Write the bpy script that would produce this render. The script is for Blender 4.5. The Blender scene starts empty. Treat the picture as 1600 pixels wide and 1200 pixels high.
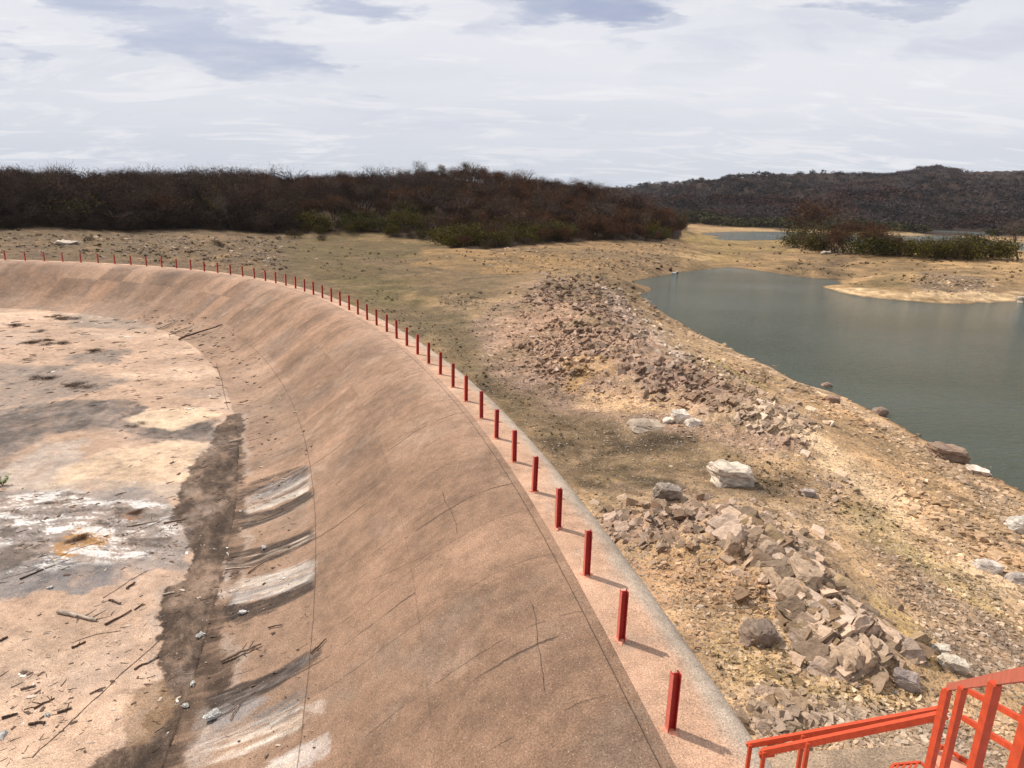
import bpy, bmesh, math, random
import numpy as np
from mathutils import Vector, Matrix
random.seed(7); RNG = np.random.default_rng(7)
scene = bpy.context.scene

# ------------------------------------------------------------------ camera
CAM_H, PITCH, ROLL, FPX = 6.782, 0.26085, 0.02598, 1050.0
cd = bpy.data.cameras.new('camera'); cam = bpy.data.objects.new('camera', cd)
scene.collection.objects.link(cam); scene.camera = cam
cd.sensor_width = 36; cd.lens = 36 * FPX / 1600; cd.clip_start = 0.1; cd.clip_end = 12000
_R = Vector((1, 0, 0)); _F = Vector((0, math.cos(PITCH), -math.sin(PITCH))); _U = Vector((0, math.sin(PITCH), math.cos(PITCH)))
_X = _R * math.cos(ROLL) + _U * math.sin(ROLL); _Y = -_R * math.sin(ROLL) + _U * math.cos(ROLL); _Z = -_F
cam.matrix_world = Matrix(((_X.x, _Y.x, _Z.x, 0), (_X.y, _Y.y, _Z.y, 0), (_X.z, _Y.z, _Z.z, CAM_H), (0, 0, 0, 1)))

# ------------------------------------------------------------------ exposure
scene.view_settings.view_transform = 'Standard'; scene.view_settings.look = 'None'
scene.view_settings.exposure = 0.0; scene.view_settings.gamma = 1.0
scene.render.resolution_x = 1024; scene.render.resolution_y = 768
scene.cycles.max_bounces = 5; scene.cycles.diffuse_bounces = 3; scene.cycles.transparent_max_bounces = 4

# ------------------------------------------------------------------ sun + sky
SUN_AZ, SUN_EL = math.radians(-62), math.radians(51)      # azimuth from +Y towards +X
SUN_V = Vector((math.sin(SUN_AZ) * math.cos(SUN_EL), math.cos(SUN_AZ) * math.cos(SUN_EL), math.sin(SUN_EL)))
sl = bpy.data.lights.new('sun', 'SUN'); sl.energy = 5.0; sl.angle = math.radians(1.2); sl.color = (1.0, 0.93, 0.83)
so = bpy.data.objects.new('sun', sl); so.rotation_euler = SUN_V.to_track_quat('Z', 'Y').to_euler(); scene.collection.objects.link(so)

world = bpy.data.worlds.new('World'); scene.world = world; world.use_nodes = True


class NT:
    """tiny node helper"""
    def __init__(s, tree): s.t = tree; s.n = tree.nodes; s.l = tree.links
    def node(s, kind, **kw):
        n = s.n.new(kind)
        for k, v in kw.items(): setattr(n, k, v)
        return n
    def put(s, sock, v):
        if isinstance(v, bpy.types.NodeSocket): s.l.new(v, sock)
        elif isinstance(v, (tuple, list)) and len(v) == 3 and sock.type == 'RGBA': sock.default_value = (*v, 1)
        else: sock.default_value = v
    def math(s, op, a, b=0.0, c=None, clamp=False):
        n = s.node('ShaderNodeMath', operation=op, use_clamp=clamp); s.put(n.inputs[0], a); s.put(n.inputs[1], b)
        if c is not None: s.put(n.inputs[2], c)
        return n.outputs[0]
    def vmath(s, op, a, b):
        n = s.node('ShaderNodeVectorMath', operation=op); s.put(n.inputs[0], a); s.put(n.inputs[1], b); return n.outputs[0]
    def mix(s, f, a, b, mode='MIX'):
        n = s.node('ShaderNodeMix', data_type='RGBA', blend_type=mode); s.put(n.inputs[0], f); s.put(n.inputs[6], a); s.put(n.inputs[7], b); return n.outputs[2]
    def noise(s, vec, scale, detail=4, rough=0.55, dist=0.0, out=0):
        n = s.node('ShaderNodeTexNoise'); s.put(n.inputs['Vector'], vec); n.inputs['Scale'].default_value = scale
        n.inputs['Detail'].default_value = detail; n.inputs['Roughness'].default_value = rough; n.inputs['Distortion'].default_value = dist
        return n.outputs[out]
    def ramp(s, v, lo, hi, a=0.0, b=1.0, smooth=True):
        n = s.node('ShaderNodeMapRange'); n.interpolation_type = 'SMOOTHSTEP' if smooth else 'LINEAR'
        s.put(n.inputs[0], v); n.inputs[1].default_value = lo; n.inputs[2].default_value = hi; n.inputs[3].default_value = a; n.inputs[4].default_value = b
        return n.outputs[0]
    def mapping(s, vec, scale=(1, 1, 1), rot=(0, 0, 0), loc=(0, 0, 0)):
        n = s.node('ShaderNodeMapping'); s.put(n.inputs[0], vec); n.inputs['Scale'].default_value = scale; n.inputs['Rotation'].default_value = rot; n.inputs['Location'].default_value = loc
        return n.outputs[0]


def build_world():
    w = NT(world.node_tree); bg = world.node_tree.nodes['Background']
    sky = w.node('ShaderNodeTexSky', sky_type='NISHITA', sun_disc=False, sun_elevation=SUN_EL, sun_rotation=SUN_AZ, dust_density=2.0, altitude=100)
    tc = w.node('ShaderNodeTexCoord').outputs['Generated']
    sep = w.node('ShaderNodeSeparateXYZ'); w.put(sep.inputs[0], tc)
    X, Y, Z = sep.outputs
    zz = w.math('ADD', w.math('MAXIMUM', Z, 0.0), 0.16)
    comb = w.node('ShaderNodeCombineXYZ'); w.put(comb.inputs[0], w.math('DIVIDE', X, zz)); w.put(comb.inputs[1], w.math('DIVIDE', Y, zz))
    P = comb.outputs[0]
    n1 = w.noise(w.mapping(P, (0.55, 0.8, 1), (0, 0, 0.5), (3.1, 0.4, 0)), 0.9, 7, 0.58, 0.4)
    n2 = w.noise(w.mapping(P, (1.1, 2.4, 1), (0, 0, -0.3)), 1.5, 8, 0.66, 0.8)
    n3 = w.noise(w.mapping(P, (0.25, 0.9, 1), (0, 0, 0.1), (9, 2, 0)), 1.2, 5, 0.5)
    el = w.math('ARCTAN2', Z, w.math('SQRT', w.math('ADD', w.math('MULTIPLY', X, X), w.math('MULTIPLY', Y, Y))))
    az = w.math('ARCTAN2', X, Y)
    wn = w.node('ShaderNodeTexNoise'); w.put(wn.inputs['Vector'], w.mapping(P, (1.0, 1.6, 1), (0, 0, 0.4))); wn.inputs['Scale'].default_value = 2.2; wn.inputs['Detail'].default_value = 7; wn.inputs['Roughness'].default_value = 0.62
    ws = w.node('ShaderNodeSeparateColor'); w.put(ws.inputs[0], wn.outputs['Color'])
    az = w.math('ADD', az, w.math('MULTIPLY', w.math('SUBTRACT', ws.outputs[0], 0.5), 0.42)); ew = w.math('ADD', el, w.math('MULTIPLY', w.math('SUBTRACT', ws.outputs[1], 0.5), 0.13))
    def patch(a0, e0, ra, re, tilt=0.0):           # soft gap in the overcast round a direction (radians)
        da = w.math('SUBTRACT', az, a0); de = w.math('SUBTRACT', w.math('SUBTRACT', ew, e0), w.math('MULTIPLY', da, tilt))
        q = w.math('ADD', w.math('POWER', w.math('ABSOLUTE', w.math('DIVIDE', da, ra)), 2.0), w.math('POWER', w.math('ABSOLUTE', w.math('DIVIDE', de, re)), 2.0))
        return w.ramp(q, 0.0, 1.6, 1.0, 0.0)
    pt = None
    for px, py, rx, ry, slope, amt in ((255, 38, 230, 34, 0.24, 1.0), (120, 10, 90, 22, 0.15, .8), (380, 92, 150, 11, 0.12, .9), (20, 94, 55, 14, 0, .9), (30, 45, 70, 8, 0, .7), (330, 20, 90, 14, 0.1, .6), (535, 6, 80, 22, 0, .9), (780, 14, 60, 22, 0.2, .55), (900, 2, 130, 24, 0, 1.0), (985, 45, 35, 26, 0, .5), (1430, 4, 110, 14, 0, .9), (1130, 92, 170, 30, -0.1, .45), (1540, 60, 120, 26, 0.05, .45), (1330, 45, 90, 20, 0, .35), (100, 185, 260, 14, 0, .3), (700, 190, 300, 12, 0, .25)):
        b_ = math.radians(0); a_, q_ = px - 800, py - 600; u_ = a_ * math.cos(ROLL) + q_ * math.sin(ROLL); v_ = -a_ * math.sin(ROLL) + q_ * math.cos(ROLL)
        dy, dz = math.cos(PITCH) * FPX - math.sin(PITCH) * v_, -math.sin(PITCH) * FPX - math.cos(PITCH) * v_; rr = math.hypot(u_, dy)
        q = w.math('MULTIPLY', patch(math.atan2(u_, dy), math.atan2(dz, rr), rx / rr * 1.1, ry / rr * 1.25, -slope), amt)
        pt = q if pt is None else w.math('MAXIMUM', pt, q)
    gap = w.math('ADD', w.math('MULTIPLY', pt, 0.58), w.math('SUBTRACT', w.math('ADD', w.math('MULTIPLY', n1, 0.75), w.math('MULTIPLY', n2, 0.9)), 0.84))
    gap = w.math('MULTIPLY', w.ramp(gap, 0.0, 0.85), 0.95)
    streak = w.ramp(n3, 0.40, 0.68)
    cloud = w.mix(w.ramp(el, 0.0, 0.17), (0.66, 0.70, 0.77), (0.85, 0.86, 0.915))
    cloud = w.mix(w.math('MULTIPLY', streak, 0.4), cloud, (0.66, 0.69, 0.78))
    cloud = w.mix(w.math('MULTIPLY', w.ramp(n2, 0.48, 0.64), 0.6), cloud, (0.97, 0.965, 0.98))
    blue = w.mix(0.25, (0.42, 0.47, 0.66), w.mix(1.0, sky.outputs[0], (0.10, 0.10, 0.10), 'MULTIPLY'))
    col = w.mix(gap, cloud, blue)
    w.put(bg.inputs[0], col); bg.inputs[1].default_value = 0.95
build_world()


# ------------------------------------------------------------------ geometry helpers
def unproj(px, z):
    """ground points (metres) seen at photo pixels, for a surface at height z"""
    px = np.atleast_2d(np.asarray(px, float)); a = px[:, 0] - 800; b = px[:, 1] - 600
    u = a * math.cos(ROLL) + b * math.sin(ROLL); v = -a * math.sin(ROLL) + b * math.cos(ROLL)
    Yc = math.cos(PITCH) * FPX - math.sin(PITCH) * v; Zc = -math.sin(PITCH) * FPX - math.cos(PITCH) * v
    t = (z - CAM_H) / Zc
    return np.c_[u * t, Yc * t]
def rays(px):
    px = np.atleast_2d(np.asarray(px, float)); a = px[:, 0] - 800; b = px[:, 1] - 600
    u = a * math.cos(ROLL) + b * math.sin(ROLL); v = -a * math.sin(ROLL) + b * math.cos(ROLL)
    d = np.c_[u, math.cos(PITCH) * FPX - math.sin(PITCH) * v, -math.sin(PITCH) * FPX - math.cos(PITCH) * v] / FPX
    return d
def at(px, py, depth):
    d = rays([(px, py)])[0] * depth
    return Vector((d[0], d[1], d[2] + CAM_H))

def _hash(ix, iy, seed):
    h = (ix.astype(np.int64) * 374761393 + iy.astype(np.int64) * 668265263 + seed * 974711) & 0xFFFFFFFF
    h = ((h ^ (h >> 13)) * 1274126177) & 0xFFFFFFFF
    return ((h ^ (h >> 16)) & 0xFFFFFF) / float(0xFFFFFF)
def vnoise(x, y, seed=0):
    x0 = np.floor(x); y0 = np.floor(y); fx = x - x0; fy = y - y0
    fx = fx * fx * fx * (fx * (fx * 6 - 15) + 10); fy = fy * fy * fy * (fy * (fy * 6 - 15) + 10)
    a = _hash(x0, y0, seed); b = _hash(x0 + 1, y0, seed); c = _hash(x0, y0 + 1, seed); d = _hash(x0 + 1, y0 + 1, seed)
    return (a * (1 - fx) + b * fx) * (1 - fy) + (c * (1 - fx) + d * fx) * fy
def fbm(x, y, scale=1.0, octv=4, seed=0, gain=0.5):
    """about -1..1"""
    s = np.zeros_like(x, dtype=float); a = 1.0; t = 0
    for o in range(octv):
        s += a * (vnoise(x / scale + 17.3 * o, y / scale - 9.1 * o, seed + o) * 2 - 1); t += a; a *= gain; scale *= 0.5
    return s / t * 1.5
def sstep(x, a, b):
    t = np.clip((x - a) / (b - a), 0, 1); return t * t * (3 - 2 * t)

def poly_sd(x, y, poly):
    """signed distance (positive inside)"""
    poly = np.asarray(poly); n = len(poly); d = np.full(x.shape, 1e18); inside = np.zeros(x.shape, bool)
    for i in range(n):
        ax, ay = poly[i]; bx, by = poly[(i + 1) % n]
        ex, ey = bx - ax, by - ay; wx, wy = x - ax, y - ay
        t = np.clip((wx * ex + wy * ey) / (ex * ex + ey * ey + 1e-12), 0, 1)
        d = np.minimum(d, (wx - ex * t) ** 2 + (wy - ey * t) ** 2)
        c = ((ay > y) != (by > y)) & (x < (bx - ax) * (y - ay) / ((by - ay) if abs(by - ay) > 1e-12 else 1e-12) + ax)
        inside ^= c
    d = np.sqrt(d); return np.where(inside, d, -d)

def make_mesh(name, V, F, mats, col=None, smooth=False, uv=None):
    """V (n,3); F (m,k) equal-sized faces"""
    me = bpy.data.meshes.new(name); V = np.asarray(V, np.float32); F = np.asarray(F, np.int32)
    n, (m, k) = len(V), F.shape
    me.vertices.add(n); me.vertices.foreach_set('co', V.ravel())
    me.loops.add(m * k); me.loops.foreach_set('vertex_index', F.ravel())
    me.polygons.add(m); me.polygons.foreach_set('loop_start', np.arange(0, m * k, k, dtype=np.int32))
    me.polygons.foreach_set('use_smooth', np.full(m, smooth))
    for mt in (mats if isinstance(mats, (list, tuple)) else [mats]): me.materials.append(mt)
    if col is not None:
        ca = me.color_attributes.new('Col', 'FLOAT_COLOR', 'POINT'); col = np.asarray(col, np.float32)
        if col.shape[1] == 3: col = np.c_[col, np.ones(len(col), np.float32)]
        ca.data.foreach_set('color', col.astype(np.float32).ravel())
    if uv is not None:
        ul = me.uv_layers.new(name='UVMap'); ul.data.foreach_set('uv', np.asarray(uv, np.float32)[F.ravel()].ravel())
    me.update(calc_edges=True); me.validate()
    return me
def link(name, me, parent=None, label=None, cat=None, group=None, kind=None, loc=None):
    o = bpy.data.objects.new(name, me); scene.collection.objects.link(o)
    if parent is not None: o.parent = parent
    if loc is not None: o.location = loc
    if label: o['label'] = label
    if cat: o['category'] = cat
    if group: o['group'] = group
    if kind: o['kind'] = kind
    return o
def empty(name, loc, label, cat, group=None, rz=0.0):
    o = link(name, None, None, label, cat, group, None, loc); o.rotation_euler = (0, 0, rz); o.empty_display_size = 0.2
    return o
def grid_faces(nr, nc, mask=None):
    i = np.arange((nr - 1) * nc).reshape(nr - 1, nc)[:, :-1].ravel()
    F = np.c_[i, i + 1, i + nc + 1, i + nc]
    if mask is not None: F = F[mask[F].all(1)]
    return F
def compact(V, F, *extra):
    used = np.zeros(len(V), bool); used[F.ravel()] = True; idx = np.cumsum(used) - 1
    return (V[used], idx[F]) + tuple(e[used] for e in extra)

# ------------------------------------------------------------------ materials
def new_mat(name):
    m = bpy.data.materials.new(name); m.use_nodes = True; t = NT(m.node_tree)
    return m, t, m.node_tree.nodes['Principled BSDF']
def bump(t, b, h, strength=0.5, dist=0.05, prev=None):
    n = t.node('ShaderNodeBump'); n.inputs['Strength'].default_value = strength; n.inputs['Distance'].default_value = dist
    t.put(n.inputs['Height'], h)
    if prev is not None: t.put(n.inputs['Normal'], prev)
    if b is not None: t.put(b.inputs['Normal'], n.outputs[0])
    return n.outputs[0]
def opos(t): return t.node('ShaderNodeTexCoord').outputs['Object']

def mat_ground():
    m, t, b = new_mat('dry ground'); P = opos(t)
    at_ = t.node('ShaderNodeAttribute', attribute_name='Col'); C = at_.outputs['Color']; S = at_.outputs['Alpha']
    big = t.noise(P, 0.35, 6, 0.6); mid = t.noise(P, 2.2, 6, 0.65); fine = t.noise(P, 14, 4, 0.7)
    v = t.math('ADD', t.math('MULTIPLY', big, 0.5), t.math('MULTIPLY', mid, 0.9)); v = t.math('ADD', v, t.math('MULTIPLY', fine, 0.8))
    c = t.mix(1.0, C, t.node('ShaderNodeCombineColor').outputs[0], 'MIX') if False else C
    f = t.ramp(v, 0.78, 1.42, 0.42, 1.40, False)
    cc = t.node('ShaderNodeCombineColor'); [t.put(cc.inputs[i], f) for i in range(3)]
    c = t.mix(1.0, c, cc.outputs[0], 'MULTIPLY')
    # small stones and crumbs, two sizes
    hs = None
    for scl, lo, hi, k in ((8, 0.66, 0.72, 0.95), (19, 0.56, 0.68, 0.9)):
        vo = t.node('ShaderNodeTexVoronoi'); t.put(vo.inputs['Vector'], t.mapping(P, (1, 1, 1.0), (0, 0, 0.3))); vo.inputs['Scale'].default_value = scl; vo.inputs['Randomness'].default_value = 1
        st = t.ramp(vo.outputs['Distance'], 0.15, 0.48, 1.0, 0.0); sc = t.node('ShaderNodeSeparateColor'); t.put(sc.inputs[0], vo.outputs['Color'])
        pick = t.math('MULTIPLY', st, t.ramp(t.math('ADD', t.math('MULTIPLY', sc.outputs[0], 0.6), t.math('MULTIPLY', S, 0.62)), lo, hi))
        stone = t.mix(sc.outputs[1], (0.10, 0.07, 0.055), (0.50, 0.41, 0.33)); c = t.mix(t.math('MULTIPLY', pick, k), c, stone)
        hs = pick if hs is None else t.math('ADD', hs, t.math('MULTIPLY', pick, 0.5))
    c = t.mix(t.math('MULTIPLY', t.ramp(t.noise(t.mapping(P, (1, 1.6, 1)), 1.1, 8, 0.72, 0.5), 0.47, 0.62), 0.42), c, t.mix(1.0, c, (0.45, 0.42, 0.36), 'MULTIPLY'))
    crack = t.ramp(t.noise(P, 4.5, 7, 0.82, 0.6), 0.53, 0.60); c = t.mix(t.math('MULTIPLY', t.math('MULTIPLY', crack, 0.55), t.ramp(S, 0.1, 0.8, 0.25, 1.0)), c, (0.10, 0.072, 0.045))
    st = hs; pick = 1.0
    t.put(b.inputs['Base Color'], c); b.inputs['Roughness'].default_value = 0.95; b.inputs['Specular IOR Level'].default_value = 0.15
    n1 = bump(t, None, mid, 0.6, 0.10); n2 = bump(t, None, fine, 0.7, 0.035, n1)
    bump(t, b, t.math('MULTIPLY', st, pick), 0.8, 0.05, n2)
    return m

def mat_concrete(name, uvlines, base_attr=True, base=(0.4, 0.3, 0.2)):
    m, t, b = new_mat(name); P = opos(t)
    if base_attr: C = t.node('ShaderNodeAttribute', attribute_name='Col').outputs['Color']
    else: C = t.mix(0.0, base, base)
    big = t.noise(P, 0.5, 5, 0.6); mid = t.noise(P, 3.0, 6, 0.7); fine = t.noise(P, 32, 3, 0.8); agg = t.noise(P, 42, 3, 0.75)
    v = t.math('ADD', t.math('MULTIPLY', big, 0.6), t.math('MULTIPLY', mid, 0.6)); v = t.math('ADD', v, t.math('MULTIPLY', fine, 0.65))
    f = t.ramp(v, 0.70, 1.16, 0.52, 1.36, False)
    f = t.math('MULTIPLY', f, t.ramp(agg, 0.3, 0.7, 0.5, 1.48, False))
    cc = t.node('ShaderNodeCombineColor'); [t.put(cc.inputs[i], f) for i in range(3)]
    c = t.mix(1.0, C, cc.outputs[0], 'MULTIPLY')
    # pale chips of aggregate
    vo = t.node('ShaderNodeTexVoronoi'); t.put(vo.inputs['Vector'], P); vo.inputs['Scale'].default_value = 18
    sc = t.node('ShaderNodeSeparateColor'); t.put(sc.inputs[0], vo.outputs['Color'])
    chip = t.math('MULTIPLY', t.ramp(vo.outputs['Distance'], 0.10, 0.24, 1, 0), t.ramp(sc.outputs[0], 0.70, 0.8))
    c = t.mix(t.math('MULTIPLY', chip, 0.5 if uvlines else 0.25), c, (0.60, 0.48, 0.37))
    chip2 = t.math('MULTIPLY', t.ramp(vo.outputs['Distance'], 0.10, 0.28, 1, 0), t.ramp(sc.outputs[1], 0.78, 0.85))
    c = t.mix(t.math('MULTIPLY', chip2, 0.30), c, (0.12, 0.08, 0.06))
    hgt = t.math('ADD', t.math('MULTIPLY', fine, 0.6), t.math('MULTIPLY', mid, 1.0))
    if uvlines:
        uv = t.node('ShaderNodeTexCoord').outputs['UV']; s = t.node('ShaderNodeSeparateXYZ'); t.put(s.inputs[0], uv)
        wob = t.math('MULTIPLY', t.math('SUBTRACT', t.noise(P, 1.3, 5, 0.7), 0.5), 0.30)
        for per, off, vlo, vhi, wd in ((6.1, 0.7, 1.99, 5.0, 0.02), (6.1, 3.2, 5.0, 10, 0.02), (2.03, 0.2, 1.99, 10.0, 0.010)):
            uu = t.math('ADD', t.math('ADD', s.outputs[0], t.math('MULTIPLY', wob, 0.7)), off)
            fr = t.math('ABSOLUTE', t.math('SUBTRACT', t.math('FRACT', t.math('DIVIDE', uu, per)), 0.5))
            ln = t.ramp(t.math('MULTIPLY', fr, per), 0.0, wd * 2, 1, 0)
            rng = t.math('MULTIPLY', t.math('GREATER_THAN', s.outputs[1], vlo), t.math('LESS_THAN', s.outputs[1], vhi))
            brk = t.ramp(t.noise(P, 0.8 if per > 3 else 1.6, 3, 0.6), 0.40, 0.55)
            ln = t.math('MULTIPLY', t.math('MULTIPLY', ln, rng), t.math('MULTIPLY', brk, 0.85 if per > 3 else 0.45))
            c = t.mix(ln, c, (0.085, 0.055, 0.04)); hgt = t.math('SUBTRACT', hgt, t.math('MULTIPLY', ln, 1.2))
        for v0, wd, st in ((5.0, 0.010, 0.22), (7.72, 0.011, 0.55), (1.99, 0.010, 0.55)):
            dv = t.math('ABSOLUTE', t.math('SUBTRACT', t.math('ADD', s.outputs[1], t.math('MULTIPLY', wob, 0.12)), v0))
            brk = t.ramp(t.noise(P, 0.55, 3, 0.6), 0.38 if v0 == 5.0 else 0.25, 0.52 if v0 == 5.0 else 0.40)
            ln = t.math('MULTIPLY', t.math('MULTIPLY', t.ramp(dv, 0.0, wd * 1.6, 1, 0), brk), st)
            c = t.mix(ln, c, (0.085, 0.055, 0.04)); hgt = t.math('SUBTRACT', hgt, t.math('MULTIPLY', ln, 1.2))
    t.put(b.inputs['Base Color'], c); b.inputs['Roughness'].default_value = 0.88; b.inputs['Specular IOR Level'].default_value = 0.25
    bump(t, b, hgt, 0.9, 0.035)
    return m

def mat_attr(name, rough=0.9, rnd=0.0, nscale=6.0, amp=0.35, bumpd=0.03, spec=0.2):
    m, t, b = new_mat(name); P = opos(t)
    C = t.node('ShaderNodeAttribute', attribute_name='Col').outputs['Color']
    n = t.noise(P, nscale, 5, 0.65)
    f = t.ramp(n, 0.3, 0.7, 1 - amp, 1 + amp, False)
    if rnd:
        r = t.node('ShaderNodeObjectInfo').outputs['Random']; f = t.math('MULTIPLY', f, t.math('ADD', t.math('MULTIPLY', r, rnd), 1 - rnd / 2))
    cc = t.node('ShaderNodeCombineColor'); [t.put(cc.inputs[i], f) for i in range(3)]
    t.put(b.inputs['Base Color'], t.mix(1.0, C, cc.outputs[0], 'MULTIPLY'))
    b.inputs['Roughness'].default_value = rough; b.inputs['Specular IOR Level'].default_value = spec
    if bumpd: bump(t, b, n, 0.7, bumpd)
    return m
def mat_plain(name, col, rough=0.6, amp=0.15, nscale=8, spec=0.5, worn=None):
    m, t, b = new_mat(name); P = opos(t); n = t.noise(P, nscale, 5, 0.65)
    c = t.mix(t.ramp(n, 0.3, 0.7, 0, 1, False), tuple(x * (1 - amp) for x in col), tuple(min(1, x * (1 + amp)) for x in col))
    if worn:
        k = t.ramp(t.noise(P, nscale * 3.1, 5, 0.7), 0.58, 0.68); c = t.mix(t.math('MULTIPLY', k, 0.7), c, worn)
    t.put(b.inputs['Base Color'], c); b.inputs['Roughness'].default_value = rough; b.inputs['Specular IOR Level'].default_value = spec
    bump(t, b, n, 0.3, 0.004)
    return m
def mat_rock():
    m, t, b = new_mat('rock'); P = opos(t)
    C = t.node('ShaderNodeAttribute', attribute_name='Col').outputs['Color']
    n = t.noise(P, 3.0, 6, 0.7, 0.4); n2 = t.noise(t.mapping(P, (1, 1, 4)), 9.0, 4, 0.7)
    f = t.ramp(t.math('ADD', t.math('MULTIPLY', n, 0.6), t.math('MULTIPLY', n2, 0.4)), 0.32, 0.68, 0.6, 1.4, False)
    r = t.node('ShaderNodeObjectInfo').outputs['Random']; f = t.math('MULTIPLY', f, t.math('ADD', t.math('MULTIPLY', r, 0.3), 0.85))
    cc = t.node('ShaderNodeCombineColor'); [t.put(cc.inputs[i], f) for i in range(3)]
    t.put(b.inputs['Base Color'], t.mix(1.0, C, cc.outputs[0], 'MULTIPLY'))
    b.inputs['Roughness'].default_value = 0.9; b.inputs['Specular IOR Level'].default_value = 0.2
    x = bump(t, None, n, 0.8, 0.08); bump(t, b, n2, 0.8, 0.025, x)
    return m
def mat_water():
    m, t, b = new_mat('lake water'); P = opos(t)
    b.inputs['Base Color'].default_value = (0.040, 0.056, 0.040, 1); b.inputs['Roughness'].default_value = 0.09
    b.inputs['IOR'].default_value = 1.33; b.inputs['Specular IOR Level'].default_value = 0.5
    r1 = t.noise(t.mapping(P, (0.55, 1.6, 1), (0, 0, 0.18)), 1.6, 4, 0.6, 0.3); r2 = t.noise(t.mapping(P, (0.8, 2.2, 1), (0, 0, -0.1)), 5.5, 3, 0.6)
    g = t.noise(t.mapping(P, (0.6, 1.0, 1)), 0.045, 3, 0.5)
    h = t.math('MULTIPLY', t.math('ADD', r1, t.math('MULTIPLY', r2, 0.35)), t.ramp(g, 0.35, 0.65, 0.55, 1.3, False))
    bump(t, b, h, 1.0, 0.24)
    return m
M = dict(ground=mat_ground(), face=mat_concrete('weathered spillway concrete', True), floor=mat_concrete('basin concrete', False),
         slab=mat_concrete('abutment concrete', False, False, (0.38, 0.275, 0.19)), rock=mat_rock(), water=mat_water(),
         twig=mat_attr('dry foliage', 0.95, 0.35, 1.0, 0.3, 0, 0.05), bark=mat_plain('bark', (0.085, 0.062, 0.05), 0.95, 0.3, 4, 0.1),
         wood=mat_attr('driftwood', 0.9, 0.3, 14, 0.35, 0.01), red=mat_plain('red post paint', (0.30, 0.012, 0.010), 0.5, 0.2, 12, 0.4, (0.22, 0.03, 0.02)),
         orange=mat_plain('orange red paint', (0.50, 0.062, 0.020), 0.55, 0.22, 14, 0.35, (0.30, 0.06, 0.03)),
         stain=mat_plain('crack filler', (0.075, 0.05, 0.038), 0.95, 0.3, 20, 0.1), dark=mat_plain('dark cloth', (0.025, 0.022, 0.028), 0.9, 0.2, 20, 0.1),
         cloth=mat_plain('brown cloth', (0.10, 0.05, 0.035), 0.9, 0.2, 20, 0.1), skin=mat_plain('skin', (0.30, 0.16, 0.10), 0.6, 0.1, 20, 0.3),
         white=mat_plain('white plastic', (0.72, 0.72, 0.70), 0.6, 0.1, 10, 0.4), leaf=mat_attr('green leaves', 0.7, 0.1, 20, 0.3, 0, 0.3))

# ------------------------------------------------------------------ crest line of the curved dam (post positions, metres)
POSTS = np.array([[2.25, 7.56], [1.87, 9.48], [1.51, 11.43], [1.08, 13.35], [0.61, 15.24], [0.11, 17.17], [-0.43, 19.05], [-0.98, 20.97], [-1.62, 22.87], [-2.25, 24.7], [-2.94, 26.61], [-3.65, 28.45], [-4.39, 30.25], [-5.17, 32.08], [-5.98, 33.87], [-6.82, 35.67], [-7.73, 37.48], [-8.65, 39.28], [-9.6, 41.06], [-10.56, 42.77], [-11.57, 44.48], [-12.6, 46.15], [-13.68, 47.83], [-14.81, 49.5], [-15.97, 51.15], [-17.17, 52.76], [-18.45, 54.34], [-19.8, 55.87], [-21.18, 57.32], [-22.65, 58.73], [-24.2, 60.07], [-25.8, 61.31], [-27.46, 62.48], [-29.17, 63.55], [-30.92, 64.55], [-32.72, 65.46], [-34.57, 66.29], [-36.46, 67.03], [-38.37, 67.67], [-40.29, 68.21], [-42.22, 68.64], [-44.18, 68.98], [-46.18, 69.21], [-48.16, 69.36], [-50.17, 69.42], [-52.2, 69.4]])
def crest_line():
    P = POSTS.copy(); sm = P.copy()
    for _ in range(3): sm[1:-1] = (sm[:-2] + 2 * sm[1:-1] + sm[2:]) / 4
    d = sm[0] - sm[1]; near = [sm[0] + d * k for k in (6, 5, 4, 3, 2, 1)]
    far = []; p = sm[-1]; a = math.atan2(*(sm[-1] - sm[-2])[::-1])
    for k in range(26):
        a += math.radians(2.6); p = p + 2.0 * np.array([math.cos(a), math.sin(a)]); far.append(p)
    return np.array(near + list(sm) + far)
CL = crest_line(); CL_S = np.r_[0, np.cumsum(np.hypot(*np.diff(CL, axis=0).T))]
def crest_dist(x, y):
    """signed offset from the crest line: positive downstream (towards the basin)"""
    sh = x.shape; x = x.ravel(); y = y.ravel(); best = np.full(x.shape, 1e18); sg = np.ones(x.shape)
    for i in range(len(CL) - 1):
        ax, ay = CL[i]; ex, ey = CL[i + 1] - CL[i]; wx, wy = x - ax, y - ay
        t = np.clip((wx * ex + wy * ey) / (ex * ex + ey * ey), 0, 1); d = (wx - ex * t) ** 2 + (wy - ey * t) ** 2
        m = d < best; best = np.where(m, d, best); sg = np.where(m, np.sign(ex * wy - ey * wx), sg)
    return (np.sqrt(best) * sg).reshape(sh)
FLOOR_Z = -3.6; WATER_Z = -4.5

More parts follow.
